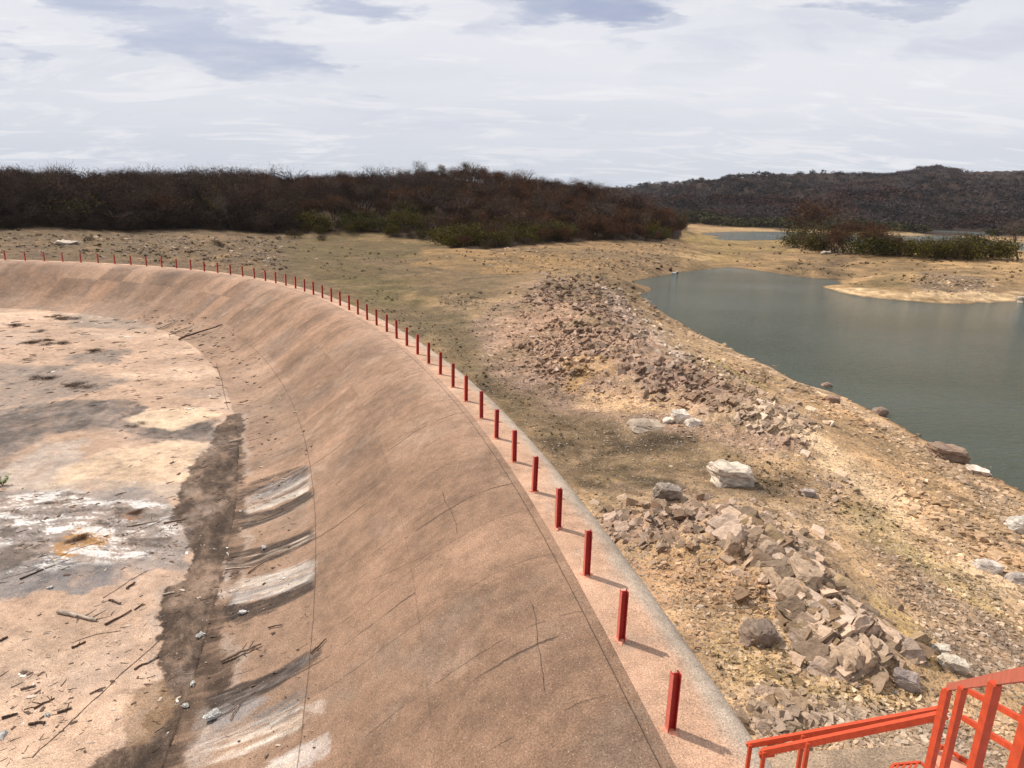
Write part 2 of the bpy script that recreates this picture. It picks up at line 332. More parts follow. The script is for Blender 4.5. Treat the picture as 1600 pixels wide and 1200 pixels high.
# ------------------------------------------------------------------ terrain
def hor(x): return 320 + 0.026 * (x - 800)
CT = [  # photo pixel + height: foot of the dam, mud flat, ridges, slopes
 (1165,1150,-1.9),(1100,1060,-2.1),(1020,950,-2.2),(960,860,-2.4),(900,760,-2.6),(850,690,-2.7),(780,620,-2.7),(720,570,-2.7),(660,525,-2.7),(560,470,-2.7),(440,430,-2.6),(300,404,-2.3),(100,397,-2.0),(0,395,-2.0),(-200,395,-2.0),
 (1000,740,-2.8),(1100,710,-2.7),(1000,690,-2.75),(880,640,-2.75),(900,700,-2.8),(1180,760,-2.55),(760,560,-2.75),(640,480,-2.75),(540,430,-2.6),(480,395,-2.3),(620,400,-2.3),(700,430,-2.5),(640,440,-2.6),
 (1050,810,-2.0),(1000,830,-2.1),(1180,830,-1.75),(1250,900,-1.65),(1330,970,-1.75),(1400,1030,-2.1),(1130,900,-2.1),(1180,1000,-2.1),(1300,1070,-2.2),(1220,1110,-1.95),(1300,1150,-2.1),(1450,1090,-2.35),(1590,1090,-2.6),(1500,1000,-2.6),(1590,950,-3.1),(1450,900,-2.75),(1300,830,-2.65),(1590,870,-3.5),(1480,820,-3.2),(1590,1190,-2.5),(1750,1100,-3.2),(1750,950,-4.2),(1700,1200,-2.8),
 (1060,650,-2.3),(1150,640,-1.9),(1230,680,-2.3),(1080,590,-1.6),(1000,560,-1.5),(900,520,-1.5),(950,500,-1.25),(860,560,-2.1),(800,510,-2.3),(820,470,-2.1),(900,435,-1.5),(940,450,-1.2),(850,430,-2.1),(990,600,-2.1),(1100,640,-2.25),(1250,740,-2.55),(1370,790,-2.9),(1200,600,-3.2),(1270,640,-3.2),(1100,545,-3.4),(1040,510,-3.3),(1350,690,-3.5),(1450,760,-3.6),(1550,800,-3.9),
 (985,440,-4.45),(1000,460,-4.5),(1025,482,-4.5),(1050,497,-4.5),(1080,515,-4.5),(1120,535,-4.5),(1160,553,-4.5),(1200,572,-4.5),(1250,598,-4.5),(1300,612,-4.5),(1350,635,-4.5),(1400,662,-4.5),(1450,690,-4.5),(1500,716,-4.5),(1550,745,-4.5),(1600,775,-4.5),(1660,820,-4.5),
 (1000,437,-4.5),(1030,432,-4.5),(1060,426,-4.5),(1100,421,-4.5),(1140,418,-4.5),(1170,421,-4.5),(1210,427,-4.5),(1250,433,-4.5),(1290,437,-4.5),(1310,437,-4.5),(1285,447,-4.5),(1310,456,-4.5),(1350,464,-4.5),(1400,469,-4.5),(1450,473,-4.5),(1500,475,-4.5),(1550,473,-4.5),(1600,470,-4.5),(1750,480,-4.5),
 (1060,450,-6),(1150,450,-6.5),(1250,460,-6.5),(1150,500,-6.5),(1300,520,-7),(1450,520,-7),(1450,600,-7),(1580,600,-7.5),(1590,700,-6),(1750,600,-7.5),(1200,540,-6),(1350,590,-6.2),
 (1030,420,-3.7),(1080,412,-3.6),(960,430,-2.6),(1000,410,-2.6),(1080,395,-2.8),(1120,405,-3.7),(960,405,-2.0),(860,405,-2.0),(760,405,-2.1),(900,390,-1.5),(1000,383,-1.5),(1060,376,-1.8),
 (1180,410,-3.8),(1130,395,-3.8),(1180,392,-3.7),(1230,395,-2.7),(1270,400,-2.7),(1250,420,-3.7),(1310,415,-3.6),(1300,430,-4.2),(1330,448,-4.1),(1400,455,-3.9),(1500,462,-4.0),(1400,430,-3.0),(1500,430,-2.9),(1600,440,-3.2),(1400,400,-2.0),(1300,385,-1.6),(1500,402,-1.9),(1590,402,-2.1),(1450,393,-1.8),(1560,395,-2.0),(1750,410,-2.2),
 (1120,378,-4.1),(1180,379,-4.2),(1230,377,-4.2),(1110,373,-4.5),(1150,375.5,-4.5),(1200,375,-4.5),(1240,372,-4.5),(1095,366,-4.5),(1130,362.5,-4.5),(1180,362,-4.5),(1230,362.5,-4.5),(1250,363,-4.5),(1150,368,-5.2),(1200,368,-5.2),(1240,366,-5.0),(1080,370,-3.6),
 (1330,371,-4.6),(1400,372,-5.2),(1450,373,-5.2),(1500,376,-5.0),(1570,384,-5.2),(1600,386,-5.2),(1700,392,-5.2),(1530,376,-4.6),(1400,368,-4.5),(1450,368,-4.5),(1500,370,-4.5),(1580,377,-4.4),
 (1100,356,-3.6),(1170,357,-3.8),(1240,358,-3.8),(1080,352,-2.8),(1130,349,-2.5),(1200,353,-3),(1300,358,-3.6),(1400,362,-4.0),(1500,364,-4.1),(1600,371,-4.0),(1450,357,-3.3),(1600,363,-3.4),(1700,368,-3.4),
 (0,362,-0.6),(200,361,-0.6),(400,363,-0.7),(-200,360,-0.6),(550,368,-1.0),(470,367,-1.0),(650,375,-1.3),(740,389,-1.5),(820,384,-1.3),(300,380,-1.3),(100,380,-1.4),(450,385,-1.7)]
CW = [(-400,175,1.5),(-150,175,1.5),(0,175,1.8),(200,180,2.2),(400,190,4.5),(530,230,9.5),(620,240,10.2),(700,250,14.6),(760,245,13.0),(830,240,10.0),(915,232,10.6),(960,222,7.0),(1010,215,3.0),(1055,205,-1.5),
      (700,190,6),(600,180,4.5),(500,175,2.5),(850,190,4.5),(950,190,2.5),
      (-400,420,3),(0,420,3),(400,420,3),(700,420,4),(900,400,2),(1000,380,-1),(1060,330,-3.2),(1000,300,-1),
      (960,500,-1),(1100,480,-1.5),(1250,480,-1.5),(1400,480,-1.8),(1600,470,-2),(1800,470,-2),
      (-400,700,5),(0,700,5),(400,700,6),(800,700,6),(1000,650,9),(1200,650,9),(1400,650,8),(1600,650,9),(1800,650,9),(1100,820,22),(1300,820,24),(1500,820,24),(1700,820,22)]
def skyz(x, y, r, tree=11): return (x, r, (hor(x) - y) / 1087 * r + CAM_H - tree)
CW += [skyz(*a) for a in ((900,296,1100),(960,295,1100),(1000,293,1100),(1060,291,1100),(1100,285,1100),(1150,280,1100),(1190,272,1100),(1230,278,1100),(1290,279,1100),(1330,278,1100),(1380,288,1100),(1440,293,1100),(1500,288,1100),(1540,290,1100),(1600,306,1100),(1240,283,1100),(1320,284,1100),(1700,285,1100),(1850,280,1100),(600,305,1100),(200,298,1100),(-300,295,1100),
      (1440,272,1700),(1405,281,1700),(1475,280,1700),(1360,290,1700),(1530,288,1700),(1300,290,1700),(1600,300,1700),(1000,300,1700),(600,310,1700),(0,310,1700),(1800,295,1700))]
CW += [(x, 2600, 10) for x in (-400, 0, 400, 800, 1200, 1600, 2000)]
_c = np.array([(*unproj((a, b), z)[0], z) for a, b, z in CT] + [((x - 800) / 1087 * r / math.hypot(1, (x - 800) / 1087), r / math.hypot(1, (x - 800) / 1087), z) for x, r, z in CW] + [(3, 3, -2), (6, 3, -2.5), (10, 3, -3.5), (5, 1, -2.2), (-3, 2, -3), (25, 5, -5.5), (40, 10, -7)])
def _ab(x, y): return np.arctan2(x, y), 0.9 * np.log(np.hypot(x, y))
_ca, _cb = _ab(_c[:, 0], _c[:, 1]); _cz = _c[:, 2]
def _phi(a, b, a0, b0): return np.sqrt((a - a0) ** 2 + (b - b0) ** 2 + 0.018 ** 2)
_K = _phi(_ca[:, None], _cb[:, None], _ca[None], _cb[None]); _n = len(_cz)
_K = np.block([[_K - np.eye(_n) * 0.0008, np.ones((_n, 1))], [np.ones((1, _n)), np.zeros((1, 1))]])
_w = np.linalg.solve(_K, np.r_[_cz, 0])
def base_z(x, y):
    a, b = _ab(x, y); z = np.full(x.shape, _w[-1])
    for i in range(_n): z = z + _w[i] * np.sqrt((a - _ca[i]) ** 2 + (b - _cb[i]) ** 2 + 0.018 ** 2)
    return z

RUB = [  # rough bedrock and rubble: outline (photo pixels), guess height, relief amplitude (m), grain (m)
 ([(935,790),(1100,780),(1230,825),(1330,925),(1425,1030),(1300,1055),(1180,960),(1120,880),(960,850)], -1.9, 0.42, 0.9),
 ([(1130,1080),(1260,1085),(1300,1130),(1240,1150),(1160,1145)], -2.0, 0.30, 0.8),
 ([(870,432),(930,432),(980,480),(1060,560),(1180,610),(1280,670),(1260,695),(1120,650),(990,595),(880,600),(800,545),(800,470)], -1.7, 0.42, 1.2),
 ([(0,368),(200,366),(330,370),(440,385),(450,420),(380,415),(200,398),(0,395)], -1.5, 0.28, 2.5),
 ([(1270,740),(1340,750),(1350,775),(1290,775)], -2.6, 0.2, 0.7),
 ([(1400,790),(1600,800),(1600,900),(1480,850)], -3.3, 0.10, 0.6),
 ([(1440,430),(1560,440),(1560,462),(1440,458)], -3.3, 0.25, 2.0),
]
RUBW = [(unproj(p, z), a, g) for p, z, a, g in RUB]
def rub_amp(x, y):
    out = np.zeros(x.shape)
    for P, a, g in RUBW:
        m = (x > P[:, 0].min() - 4) & (x < P[:, 0].max() + 4) & (y > P[:, 1].min() - 4) & (y < P[:, 1].max() + 4)
        if not m.any(): continue
        xs, ys = x[m], y[m]; sd = poly_sd(xs, ys, P) + 0.5 * g * fbm(xs, ys, 2 * g, 3, 31)
        out[m] = np.maximum(out[m], a * sstep(sd, -0.4 * g, 1.0 * g))
    return out
def terrain_z(x, y):
    x = np.asarray(x, float); y = np.asarray(y, float)
    z = base_z(x, y); r = np.hypot(x, y)
    far = sstep(r, 520, 900)
    rid = 1 - np.abs(fbm(x, y, 190, 4, 5)) * 1.6
    z = z + far * ((rid - 0.55) * 26 + fbm(x, y, 60, 3, 7) * 4) * (1 - 0.6 * sstep(r, 1000, 1100) * (1 - sstep(r, 1100, 1200)))
    wood = sstep(r, 150, 200) * (1 - far)
    z = z + wood * fbm(x, y, 30, 3, 6) * 0.9 * (z > -3.0)
    land = sstep(z, WATER_Z + 0.02, WATER_Z + 0.9)
    z = z + land * (fbm(x, y, 7, 4, 11) * 0.12 + fbm(x, y, 1.1, 5, 12, .6) * 0.06 + (r < 150) * np.maximum(fbm(x, y, 3.0, 5, 13, .65), 0) * 0.16)
    z = z + (1 - land) * sstep(z, WATER_Z - 0.6, WATER_Z) * fbm(x, y, 2.0, 4, 14) * 0.04
    stp = ((z + 0.12 * fbm(x, y, 5, 3, 15)) / 0.28); fr = stp - np.floor(stp); z = z + land * (r > 60) * (z < -1.8) * (sstep(fr, 0.25, 0.6) - fr) * 0.28 * 0.55 * np.clip(0.6 + fbm(x, y, 9, 3, 16), 0, 1)
    ra = rub_amp(x, y)
    # jagged tilted strata: sawtooth across the strike plus ridged noise
    q = (x * 0.80 + y * 0.60) + 0.9 * fbm(x, y, 2.2, 3, 21)
    saw = (q / 0.75) % 1.0; saw = np.where(saw < 0.75, saw / 0.75, (1 - saw) / 0.25)
    rg = 1 - 2 * np.abs(vnoise(x / 0.9, y / 0.9, 22) - 0.5) - 0.5
    z = z + ra * (0.55 * (saw - 0.5) * sstep(vnoise(x / 1.7, y / 1.7, 23), 0.2, 0.6) + 0.7 * rg + 0.7 * fbm(x, y, 1.6, 4, 24))
    return z

# shared polar lattice (azimuth x log radius)
NR, NA = 860, 760
_r = np.exp(np.linspace(math.log(3.0), math.log(2900), NR)); _a = np.radians(np.linspace(-52, 50, NA))
GR, GA = np.meshgrid(_r, _a, indexing='ij'); GX = GR * np.sin(GA); GY = GR * np.cos(GA)
GZ = terrain_z(GX, GY)
def ground_at(x, y):
    """height of the built terrain sheet (bilinear)"""
    x = np.asarray(x, float); y = np.asarray(y, float)
    i = (np.log(np.hypot(x, y)) - math.log(3.0)) / (math.log(2900) - math.log(3.0)) * (NR - 1); j = (np.degrees(np.arctan2(x, y)) + 52) / 102 * (NA - 1)
    i = np.clip(i, 0, NR - 1.001); j = np.clip(j, 0, NA - 1.001); i0 = i.astype(int); j0 = j.astype(int); u = i - i0; v = j - j0
    return (GZ[i0, j0] * (1 - u) + GZ[i0 + 1, j0] * u) * (1 - v) + (GZ[i0, j0 + 1] * (1 - u) + GZ[i0 + 1, j0 + 1] * u) * v
def hit(px, n=420, far=900):
    """first point of the terrain seen at photo pixels"""
    d = rays(px); hn = np.hypot(d[:, 0], d[:, 1]); rr = np.exp(np.linspace(math.log(6), math.log(far), n)); out = np.full((len(d), 3), np.nan); done = np.zeros(len(d), bool)
    prev = None
    for k in range(n):
        t = rr[k] / hn; x = d[:, 0] * t; y = d[:, 1] * t; z = CAM_H + d[:, 2] * t; g = ground_at(x, y); gap = z - g
        if prev is not None:
            c = (~done) & (gap <= 0)
            if c.any():
                f = prev[3] / (prev[3] - gap + 1e-9)
                X = prev[0] + (x - prev[0]) * f; Y = prev[1] + (y - prev[1]) * f
                out[c] = np.c_[X, Y, ground_at(X, Y)][c]; done |= c
        prev = (x, y, z, gap)
        if done.all(): break
    return out
def rand_in(poly, n, rng):
    P = np.asarray(poly, float); lo, hi = P.min(0), P.max(0); out = []
    while sum(map(len, out)) < n:
        q = rng.uniform(lo, hi, (n * 3, 2)); out.append(q[poly_sd(q[:, 0], q[:, 1], P) > 0])
    return np.concatenate(out)[:n]

# ground colours (albedo) by region -----------------------------------------
SAND = (0.50, 0.36, 0.215); CREAM = (0.62, 0.50, 0.33); MUD = (0.068, 0.053, 0.032); GREEN = (0.215, 0.20, 0.095); PINK = (0.40, 0.275, 0.195); GREY = (0.30, 0.25, 0.205); BROWN = (0.22, 0.155, 0.105); TAN = (0.38, 0.285, 0.18); OCH = (0.47, 0.32, 0.145)
ZONES0 = [
 ([(560,462),(640,480),(720,500),(800,560),(900,600),(960,640),(880,720),(800,650),(700,570),(600,505)], -2.75, (0.105,0.085,0.048), 1.2, 1.5, .4, .9),
]
ZONES = [  # outline (px), guess z, colour, feather m, warp m, stoniness, strength
 ([(700,400),(1000,430),(1290,680),(1600,1000),(1600,1210),(1100,1200),(900,800),(700,560)], -2.4, TAN, 2.5, 1.5, .6, 1.0),
 ([(-300,360),(460,362),(480,420),(640,520),(800,640),(660,640),(300,430),(-300,420)], -1.8, (0.175,0.13,0.09), 2.0, 2.5, .7, 1.0),
 ([(430,372),(700,390),(800,440),(760,480),(840,560),(760,600),(640,525),(500,455),(430,420)], -2.5, (0.155,0.122,0.07), 2.5, 2.0, .5, 1.0),
 ([(450,385),(520,372),(640,378),(700,392),(640,405),(560,400),(600,425),(520,440),(470,420)], -2.2, (0.15,0.13,0.062), 2.0, 3.0, .15, .9),
 ([(500,440),(620,430),(700,470),(660,490),(560,475)], -2.6, (0.15,0.135,0.06), 1.5, 2.0, .1, .7),
 ([(680,490),(760,500),(770,570),(720,580),(650,520)], -2.7, (0.085,0.078,0.034), 1.5, 1.5, .3, .9),
 ZONES0[0],
 ([(740,590),(800,560),(900,600),(1000,650),(1120,690),(1180,740),(1250,760),(1230,785),(1000,790),(940,830),(870,750),(800,650)], -2.7, MUD, 0.9, 1.0, .35, 1.0),
 ([(800,610),(880,630),(950,680),(900,690),(840,650)], -2.7, (0.15,0.112,0.065), 1.0, 1.0, .4, .8),
 ([(680,392),(780,400),(900,402),(880,425),(760,428),(690,415),(640,408)], -2.2, (0.42,0.285,0.135), 1.5, 2.5, .5, 1.0),
 ([(900,400),(1060,395),(1120,408),(1060,420),(980,430),(920,415)], -2.6, (0.36,0.265,0.16), 1.5, 2, .6, 1.0),
 ([(1060,396),(1120,400),(1130,412),(1060,415)], -3.5, (0.58,0.44,0.26), 1.0, 1.0, .2, .9),
 ([(930,455),(960,452),(1010,495),(1080,545),(1060,560),(980,510)], -1.7, (0.60,0.52,0.45), 0.5, 1.0, .8, .9),
 ([(740,490),(850,440),(980,470),(1060,560),(1180,620),(1280,680),(1180,690),(1000,640),(860,610),(760,560)], -1.9, (0.33,0.235,0.185), 1.0, 1.2, .9, .9),
 ([(780,500),(880,470),(980,540),(900,560),(940,590),(800,560)], -1.9, PINK, 1.0, 1.2, .8, .9),
 ([(890,560),(960,560),(960,590),(900,590)], -1.9, OCH, 0.5, 0.7, .4, .9),
 ([(900,600),(1060,620),(1100,655),(960,640)], -2.2, (0.47,0.34,0.20), 0.6, 1.0, .6, .9),
 ([(1010,485),(1100,545),(1300,640),(1420,705),(1500,760),(1600,840),(1600,775),(1500,712),(1300,605),(1100,522),(1010,468)], -4.2, (0.50,0.385,0.255), 0.6, 0.8, .75, 1.0),
 ([(1090,560),(1200,600),(1200,630),(1110,580)], -3.0, (0.30,0.255,0.10), 0.5, 0.7, .4, .9),
 ([(1110,680),(1250,700),(1450,830),(1600,950),(1600,900),(1450,780),(1300,690),(1180,660)], -2.8, CREAM, 0.8, 1.2, .3, .95),
 ([(1300,800),(1380,790),(1520,900),(1600,980),(1480,930),(1380,870)], -2.8, (0.33,0.27,0.13), 0.8, 1.2, .7, .85),
 ([(1280,760),(1330,755),(1420,830),(1360,830)], -2.7, (0.36,0.30,0.16), 0.6, 0.9, .5, .8),
 ([(1400,860),(1600,960),(1600,1100),(1520,1090),(1440,1000),(1380,920)], -2.7, (0.22,0.17,0.125), 0.5, 0.9, 1.0, .9),
 ([(930,790),(1100,775),(1230,815),(1250,870),(1100,860),(960,850)], -2.0, (0.33,0.24,0.175), 0.4, 0.6, .8, 1),
 ([(1000,850),(1100,870),(1180,920),(1200,960),(1120,950),(1030,900)], -2.1, (0.50,0.33,0.185), 0.4, 0.6, .7, .9),
 ([(960,850),(1010,880),(1100,1000),(1140,1080),(1080,1020),(1000,930)], -2.2, (0.34,0.22,0.14), 0.25, 0.4, .8, .9),
 ([(1150,920),(1220,930),(1240,1000),(1180,1040),(1130,1000)], -2.1, (0.50,0.37,0.20), 0.4, 0.5, .6, .9),
 ([(1380,940),(1440,950),(1460,1010),(1440,1040),(1370,960)], -2.2, (0.48,0.36,0.17), 0.3, 0.4, .5, .9),
 ([(1120,1020),(1300,1060),(1440,1070),(1440,1110),(1300,1090),(1150,1070)], -2.1, (0.44,0.34,0.17), 0.4, 0.5, .7, .9),
 ([(1300,1090),(1480,1110),(1600,1150),(1600,1210),(1180,1200),(1170,1160)], -2.2, (0.27,0.22,0.165), 0.3, 0.4, 1.0, .9),
 ([(1060,375),(1090,360),(1250,375),(1240,395),(1180,400),(1130,412),(1080,395)], -3.7, (0.40,0.32,0.15), 3, 4, .1, 1.0),
 ([(1060,345),(1260,348),(1290,360),(1080,361)], -3.2, (0.55,0.41,0.24), 5, 6, .1, 1.0),
 ([(1150,400),(1240,395),(1290,430),(1200,428),(1140,417)], -3.5, (0.43,0.31,0.17), 2, 2.5, .3, 1.0),
 ([(1200,420),(1250,415),(1280,434),(1210,430)], -4.0, (0.15,0.115,0.075), 1, 1.5, .3, .9),
 ([(1290,395),(1340,395),(1350,420),(1310,432),(1280,420)], -3.3, (0.14,0.105,0.07), 2, 2, .2, .95),
 ([(1330,400),(1600,402),(1700,480),(1500,478),(1290,450)], -3.3, (0.66,0.47,0.26), 2, 3, .4, 1.0),
 ([(1440,428),(1560,438),(1540,455),(1440,455)], -3.2, (0.33,0.26,0.20), 1.5, 3, .8, .9),
 ([(1350,425),(1420,430),(1400,450),(1350,450)], -3.7, (0.20,0.165,0.08), 1.5, 3, .3, .9),
 ([(1330,402),(1480,408),(1440,420),(1340,418)], -2.6, (0.24,0.18,0.10), 1.5, 3, .3, .8),
 ([(1440,455),(1500,448),(1600,450),(1600,457),(1480,462)], -3.8, (0.20,0.155,0.11), .8, 2, .4, .85),
 ([(1285,447),(1330,452),(1420,462),(1600,460),(1600,470),(1450,473),(1310,457)], -4.3, (0.92,0.74,0.52), 0.8, 1, .1, .9),
 ([(1370,350),(1600,360),(1620,372),(1370,368)], -3.7, (0.50,0.40,0.25), 4, 8, .1, 1.0),
]
def ground_colour(x, y, z):
    n = x.shape; C = np.empty(n + (4,)); C[...] = (0.42, 0.295, 0.165, 0.5)
    r = np.hypot(x, y)
    for poly, gz, col, fe, wp, st, k in ZONES:
        P = unproj(poly, gz); pad = 4 * max(fe, wp)
        m = (x > P[:, 0].min() - pad) & (x < P[:, 0].max() + pad) & (y > P[:, 1].min() - pad) & (y < P[:, 1].max() + pad)
        if not m.any(): continue
        xs, ys = x[m], y[m]; sd = poly_sd(xs, ys, P) + wp * fbm(xs, ys, 3.5 * wp, 5, 41)
        w = (sstep(sd, -fe, fe) * k * np.clip(0.78 + 0.6 * fbm(xs, ys, 1.3 * max(wp, .6), 5, 43, .65), 0, 1))[:, None]
        C[m] = C[m] * (1 - w) + np.array((*col, st)) * w
    # patches of dry grass, bare stony soil
    g = np.clip(fbm(x, y, 6, 6, 51, .65), -1, 1); w = (sstep(g, 0.0, 0.5) * 0.6 * (r < 400))[..., None]; C[..., :3] = C[..., :3] * (1 - w) + np.array((0.17, 0.13, 0.07)) * w
    g = np.clip(fbm(x * .5, y, 14, 6, 151, .65), -1, 1); w = (sstep(g, 0.1, 0.5) * 0.5 * (r > 50) * (r < 400))[..., None]; C[..., :3] = C[..., :3] * (1 - w) + np.array((0.17, 0.125, 0.07)) * w
    g = fbm(x, y, 1.2, 5, 52); C[..., :3] *= (1 + 0.30 * np.clip(g, -1, 1))[..., None]
    # silt bands left by falling water near the shore
    band = np.sin((z + 0.05 * fbm(x, y, 3, 3, 53)) * 24) * np.exp(-((z - WATER_Z - 0.4) / 0.7) ** 2); C[..., :3] *= (1 + 0.10 * band)[..., None]
    wet = (1 - sstep(z, WATER_Z + 0.0, WATER_Z + 0.10))[..., None]; C[..., :3] *= (1 - 0.6 * wet)
    # forest soil on the wooded hills
    fo = forest_mask(x, y)[..., None]; C[..., :3] = C[..., :3] * (1 - fo) + np.array((0.05, 0.033, 0.022)) * fo; C[..., 3] = np.clip(C[..., 3] + 0.15, 0, 1); C[..., 3:] *= (1 - fo)
    fh = sstep(r + 25 * fbm(x, y, 40, 3, 54), 440, 480)[..., None]; C[..., :3] = C[..., :3] * (1 - fh) + np.array((0.05, 0.036, 0.030)) * fh; C[..., 3:] *= (1 - fh)
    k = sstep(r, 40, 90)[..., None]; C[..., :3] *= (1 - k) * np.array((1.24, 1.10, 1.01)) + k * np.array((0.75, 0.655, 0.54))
    return np.clip(C, 0.01, 0.9)
TREELINE = np.array([(-300, 361), (0, 362), (200, 361), (400, 363), (440, 366), (520, 367), (600, 369), (680, 376), (705, 389), (760, 392), (800, 386), (880, 381), (960, 377), (1030, 379), (1060, 374), (1066, 366), (1068, 352)])
TL = hit(TREELINE); _ta = np.arctan2(TL[:, 0], TL[:, 1]); _tr = np.hypot(TL[:, 0], TL[:, 1])
def forest_mask(x, y):
    a = np.arctan2(x, y); r = np.hypot(x, y); line = np.interp(a, _ta, _tr) + 3 * fbm(x, y, 12, 3, 61)
    m = sstep(r, line - 1, line + 3) * (1 - sstep(a, _ta[-1] - 0.004, _ta[-1] + 0.002))
    return m * (r < 520)

def build_ground():
    s = crest_dist(GX, GY); mask = (s < -0.9).ravel()
    C = ground_colour(GX, GY, GZ)
    V = np.c_[GX.ravel(), GY.ravel(), GZ.ravel()]; F = grid_faces(NR, NA, mask)
    V, F, C = compact(V, F, C.reshape(-1, 4))
    F = F[:, ::-1]
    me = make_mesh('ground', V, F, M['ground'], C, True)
    link('ground', me, kind='structure', label='dry lake bed, banks and wooded hills around the reservoir')
build_ground()
def build_water():
    rr = np.r_[np.exp(np.linspace(math.log(8), math.log(900), 90))]; aa = np.radians(np.linspace(-20, 60, 80)); R_, A_ = np.meshgrid(rr, aa, indexing='ij')
    V = np.c_[(R_ * np.sin(A_)).ravel(), (R_ * np.cos(A_)).ravel(), np.full(R_.size, WATER_Z)]
    me = make_mesh('water', V, grid_faces(90, 80)[:, ::-1], M['water'], None, True); link('water', me, kind='structure', label='grey green reservoir water')
build_water()

# ------------------------------------------------------------------ basin floor paint (stains, silt, algae)
FZ = FLOOR_Z
DK = (0.072, 0.046, 0.031); GY_ = (0.135, 0.108, 0.093); WH = (0.66, 0.62, 0.58); CRM = (0.62, 0.455, 0.315)
def floor_h(x, y): return FLOOR_Z + 0.03 * fbm(np.atleast_1d(np.asarray(x, float)), np.atleast_1d(np.asarray(y, float)), 6, 3, 89)
FPAINT = [  # outline px, z, colour, feather, warp, strength
 ([(-250,550),(130,578),(150,600),(60,625),(0,640),(-250,700)], FZ, (0.24,0.185,0.15), .9, 1.6, .9),
 ([(0,575),(110,572),(130,592),(0,600)], FZ, (0.21,0.165,0.135), .8, 1.4, .8),
 ([(110,555),(190,548),(190,566),(110,568)], FZ, (0.20,0.16,0.135), .5, 1.0, .85),
 ([(60,480),(170,500),(230,512),(120,508)], FZ, (0.26,0.205,0.165), .6, 1.8, .8),
 ([(0,520),(60,515),(70,530),(0,535)], FZ, (0.38,0.28,0.21), .6, 1.4, .6),
 ([(-200,690),(-100,640),(20,640),(110,625),(200,625),(240,645),(250,664),(350,652),(350,690),(250,688),(160,672),(90,675),(40,700),(0,745),(-200,800)], FZ, GY_, .35, .6, .95),
 ([(60,690),(150,680),(120,720),(60,760),(0,770),(0,735)], FZ, (0.44,0.36,0.30), .4, .6, .8),
 ([(190,655),(230,640),(320,635),(345,648),(270,672),(215,668)], FZ, CRM, .3, .4, .95),
 ([(80,745),(150,705),(260,690),(330,690),(320,740),(250,755),(150,745),(100,765)], FZ, CRM, .3, .4, .8),
 ([(50,760),(240,748),(300,770),(180,790),(80,775)], FZ, (0.42,0.33,0.26), .4, .6, .8),
 ([(-300,770),(60,765),(200,765),(290,790),(300,850),(280,882),(150,895),(90,905),(30,930),(-300,960)], FZ, (0.27,0.225,0.20), .25, .5, 1),
 ([(0,880),(110,872),(180,885),(210,905),(130,925),(80,915),(40,930),(0,930)], FZ, (0.19,0.17,0.165), .15, .3, .95),
 ([(95,842),(120,822),(165,825),(178,840),(140,860),(100,872),(85,860)], FZ, (0.36,0.17,0.035), .15, .3, .9),
 ([(186,800),(215,793),(230,808),(200,815)], FZ, (0.30,0.14,0.06), .12, .3, .8),
 ([(352,650),(374,646),(382,700),(382,800),(376,862),(368,930),(350,990),(372,1050),(330,1110),(280,1215),(110,1215),(185,1172),(235,1120),(258,1060),(250,1010),(240,955),(252,920),(290,905),(305,855),(272,810),(290,745),(322,700)], FZ, DK, .14, .22, .97),
 ([(352,878),(362,880),(355,935),(340,940)], FZ, (0.50,0.40,0.34), .06, .1, .8),
 ([(215,1080),(260,1060),(290,1100),(250,1150),(200,1170)], FZ, (0.20,0.125,0.07), .15, .3, .7),
 ([(320,1110),(345,1100),(340,1150),(310,1200),(290,1200)], FZ, (0.34,0.28,0.24), .12, .2, .7),
 # streaks lying on the toe of the spillway
 ([(372,770),(400,750),(478,726),(482,733),(420,757),(378,780)], FZ, (0.06,0.042,0.032), .05, .06, 1),
 ([(382,782),(420,758),(474,740),(480,750),(440,770),(384,792)], FZ, (0.30,0.27,0.25), .08, .06, .9),
 ([(384,794),(440,776),(482,760),(482,768),(430,790),(384,803)], FZ, (0.52,0.44,0.37), .05, .05, .9),
 ([(372,808),(430,795),(486,768),(490,776),(440,806),(376,830)], FZ, (0.055,0.038,0.03), .06, .06, .95),
 ([(356,866),(430,852),(488,828),(492,838),(440,862),(400,880),(352,892)], FZ, (0.06,0.040,0.030), .05, .06, 1),
 ([(360,912),(420,898),(486,880),(488,894),(420,914),(362,924)], FZ, (0.56,0.46,0.38), .07, .06, .85),
 ([(362,926),(420,914),(488,894),(490,908),(420,932),(362,945)], FZ, (0.27,0.245,0.235), .06, .06, .9),
 ([(352,948),(420,936),(488,908),(490,920),(430,950),(372,974),(350,966)], FZ, (0.05,0.034,0.026), .05, .06, 1),
 ([(320,1090),(400,1062),(470,1038),(504,1008),(506,1018),(470,1050),(400,1085),(330,1130)], FZ, (0.06,0.042,0.032), .06, .08, 1),
 ([(330,1110),(400,1085),(420,1090),(380,1130),(330,1140)], FZ, (0.24,0.215,0.205), .08, .1, .8),
 ([(505,1092),(508,1118),(470,1105)], FZ, (0.55,0.46,0.40), .06, .08, .5),
 ([(420,1190),(508,1150),(510,1180),(440,1215)], FZ, (0.48,0.42,0.38), .08, .1, .7),
]
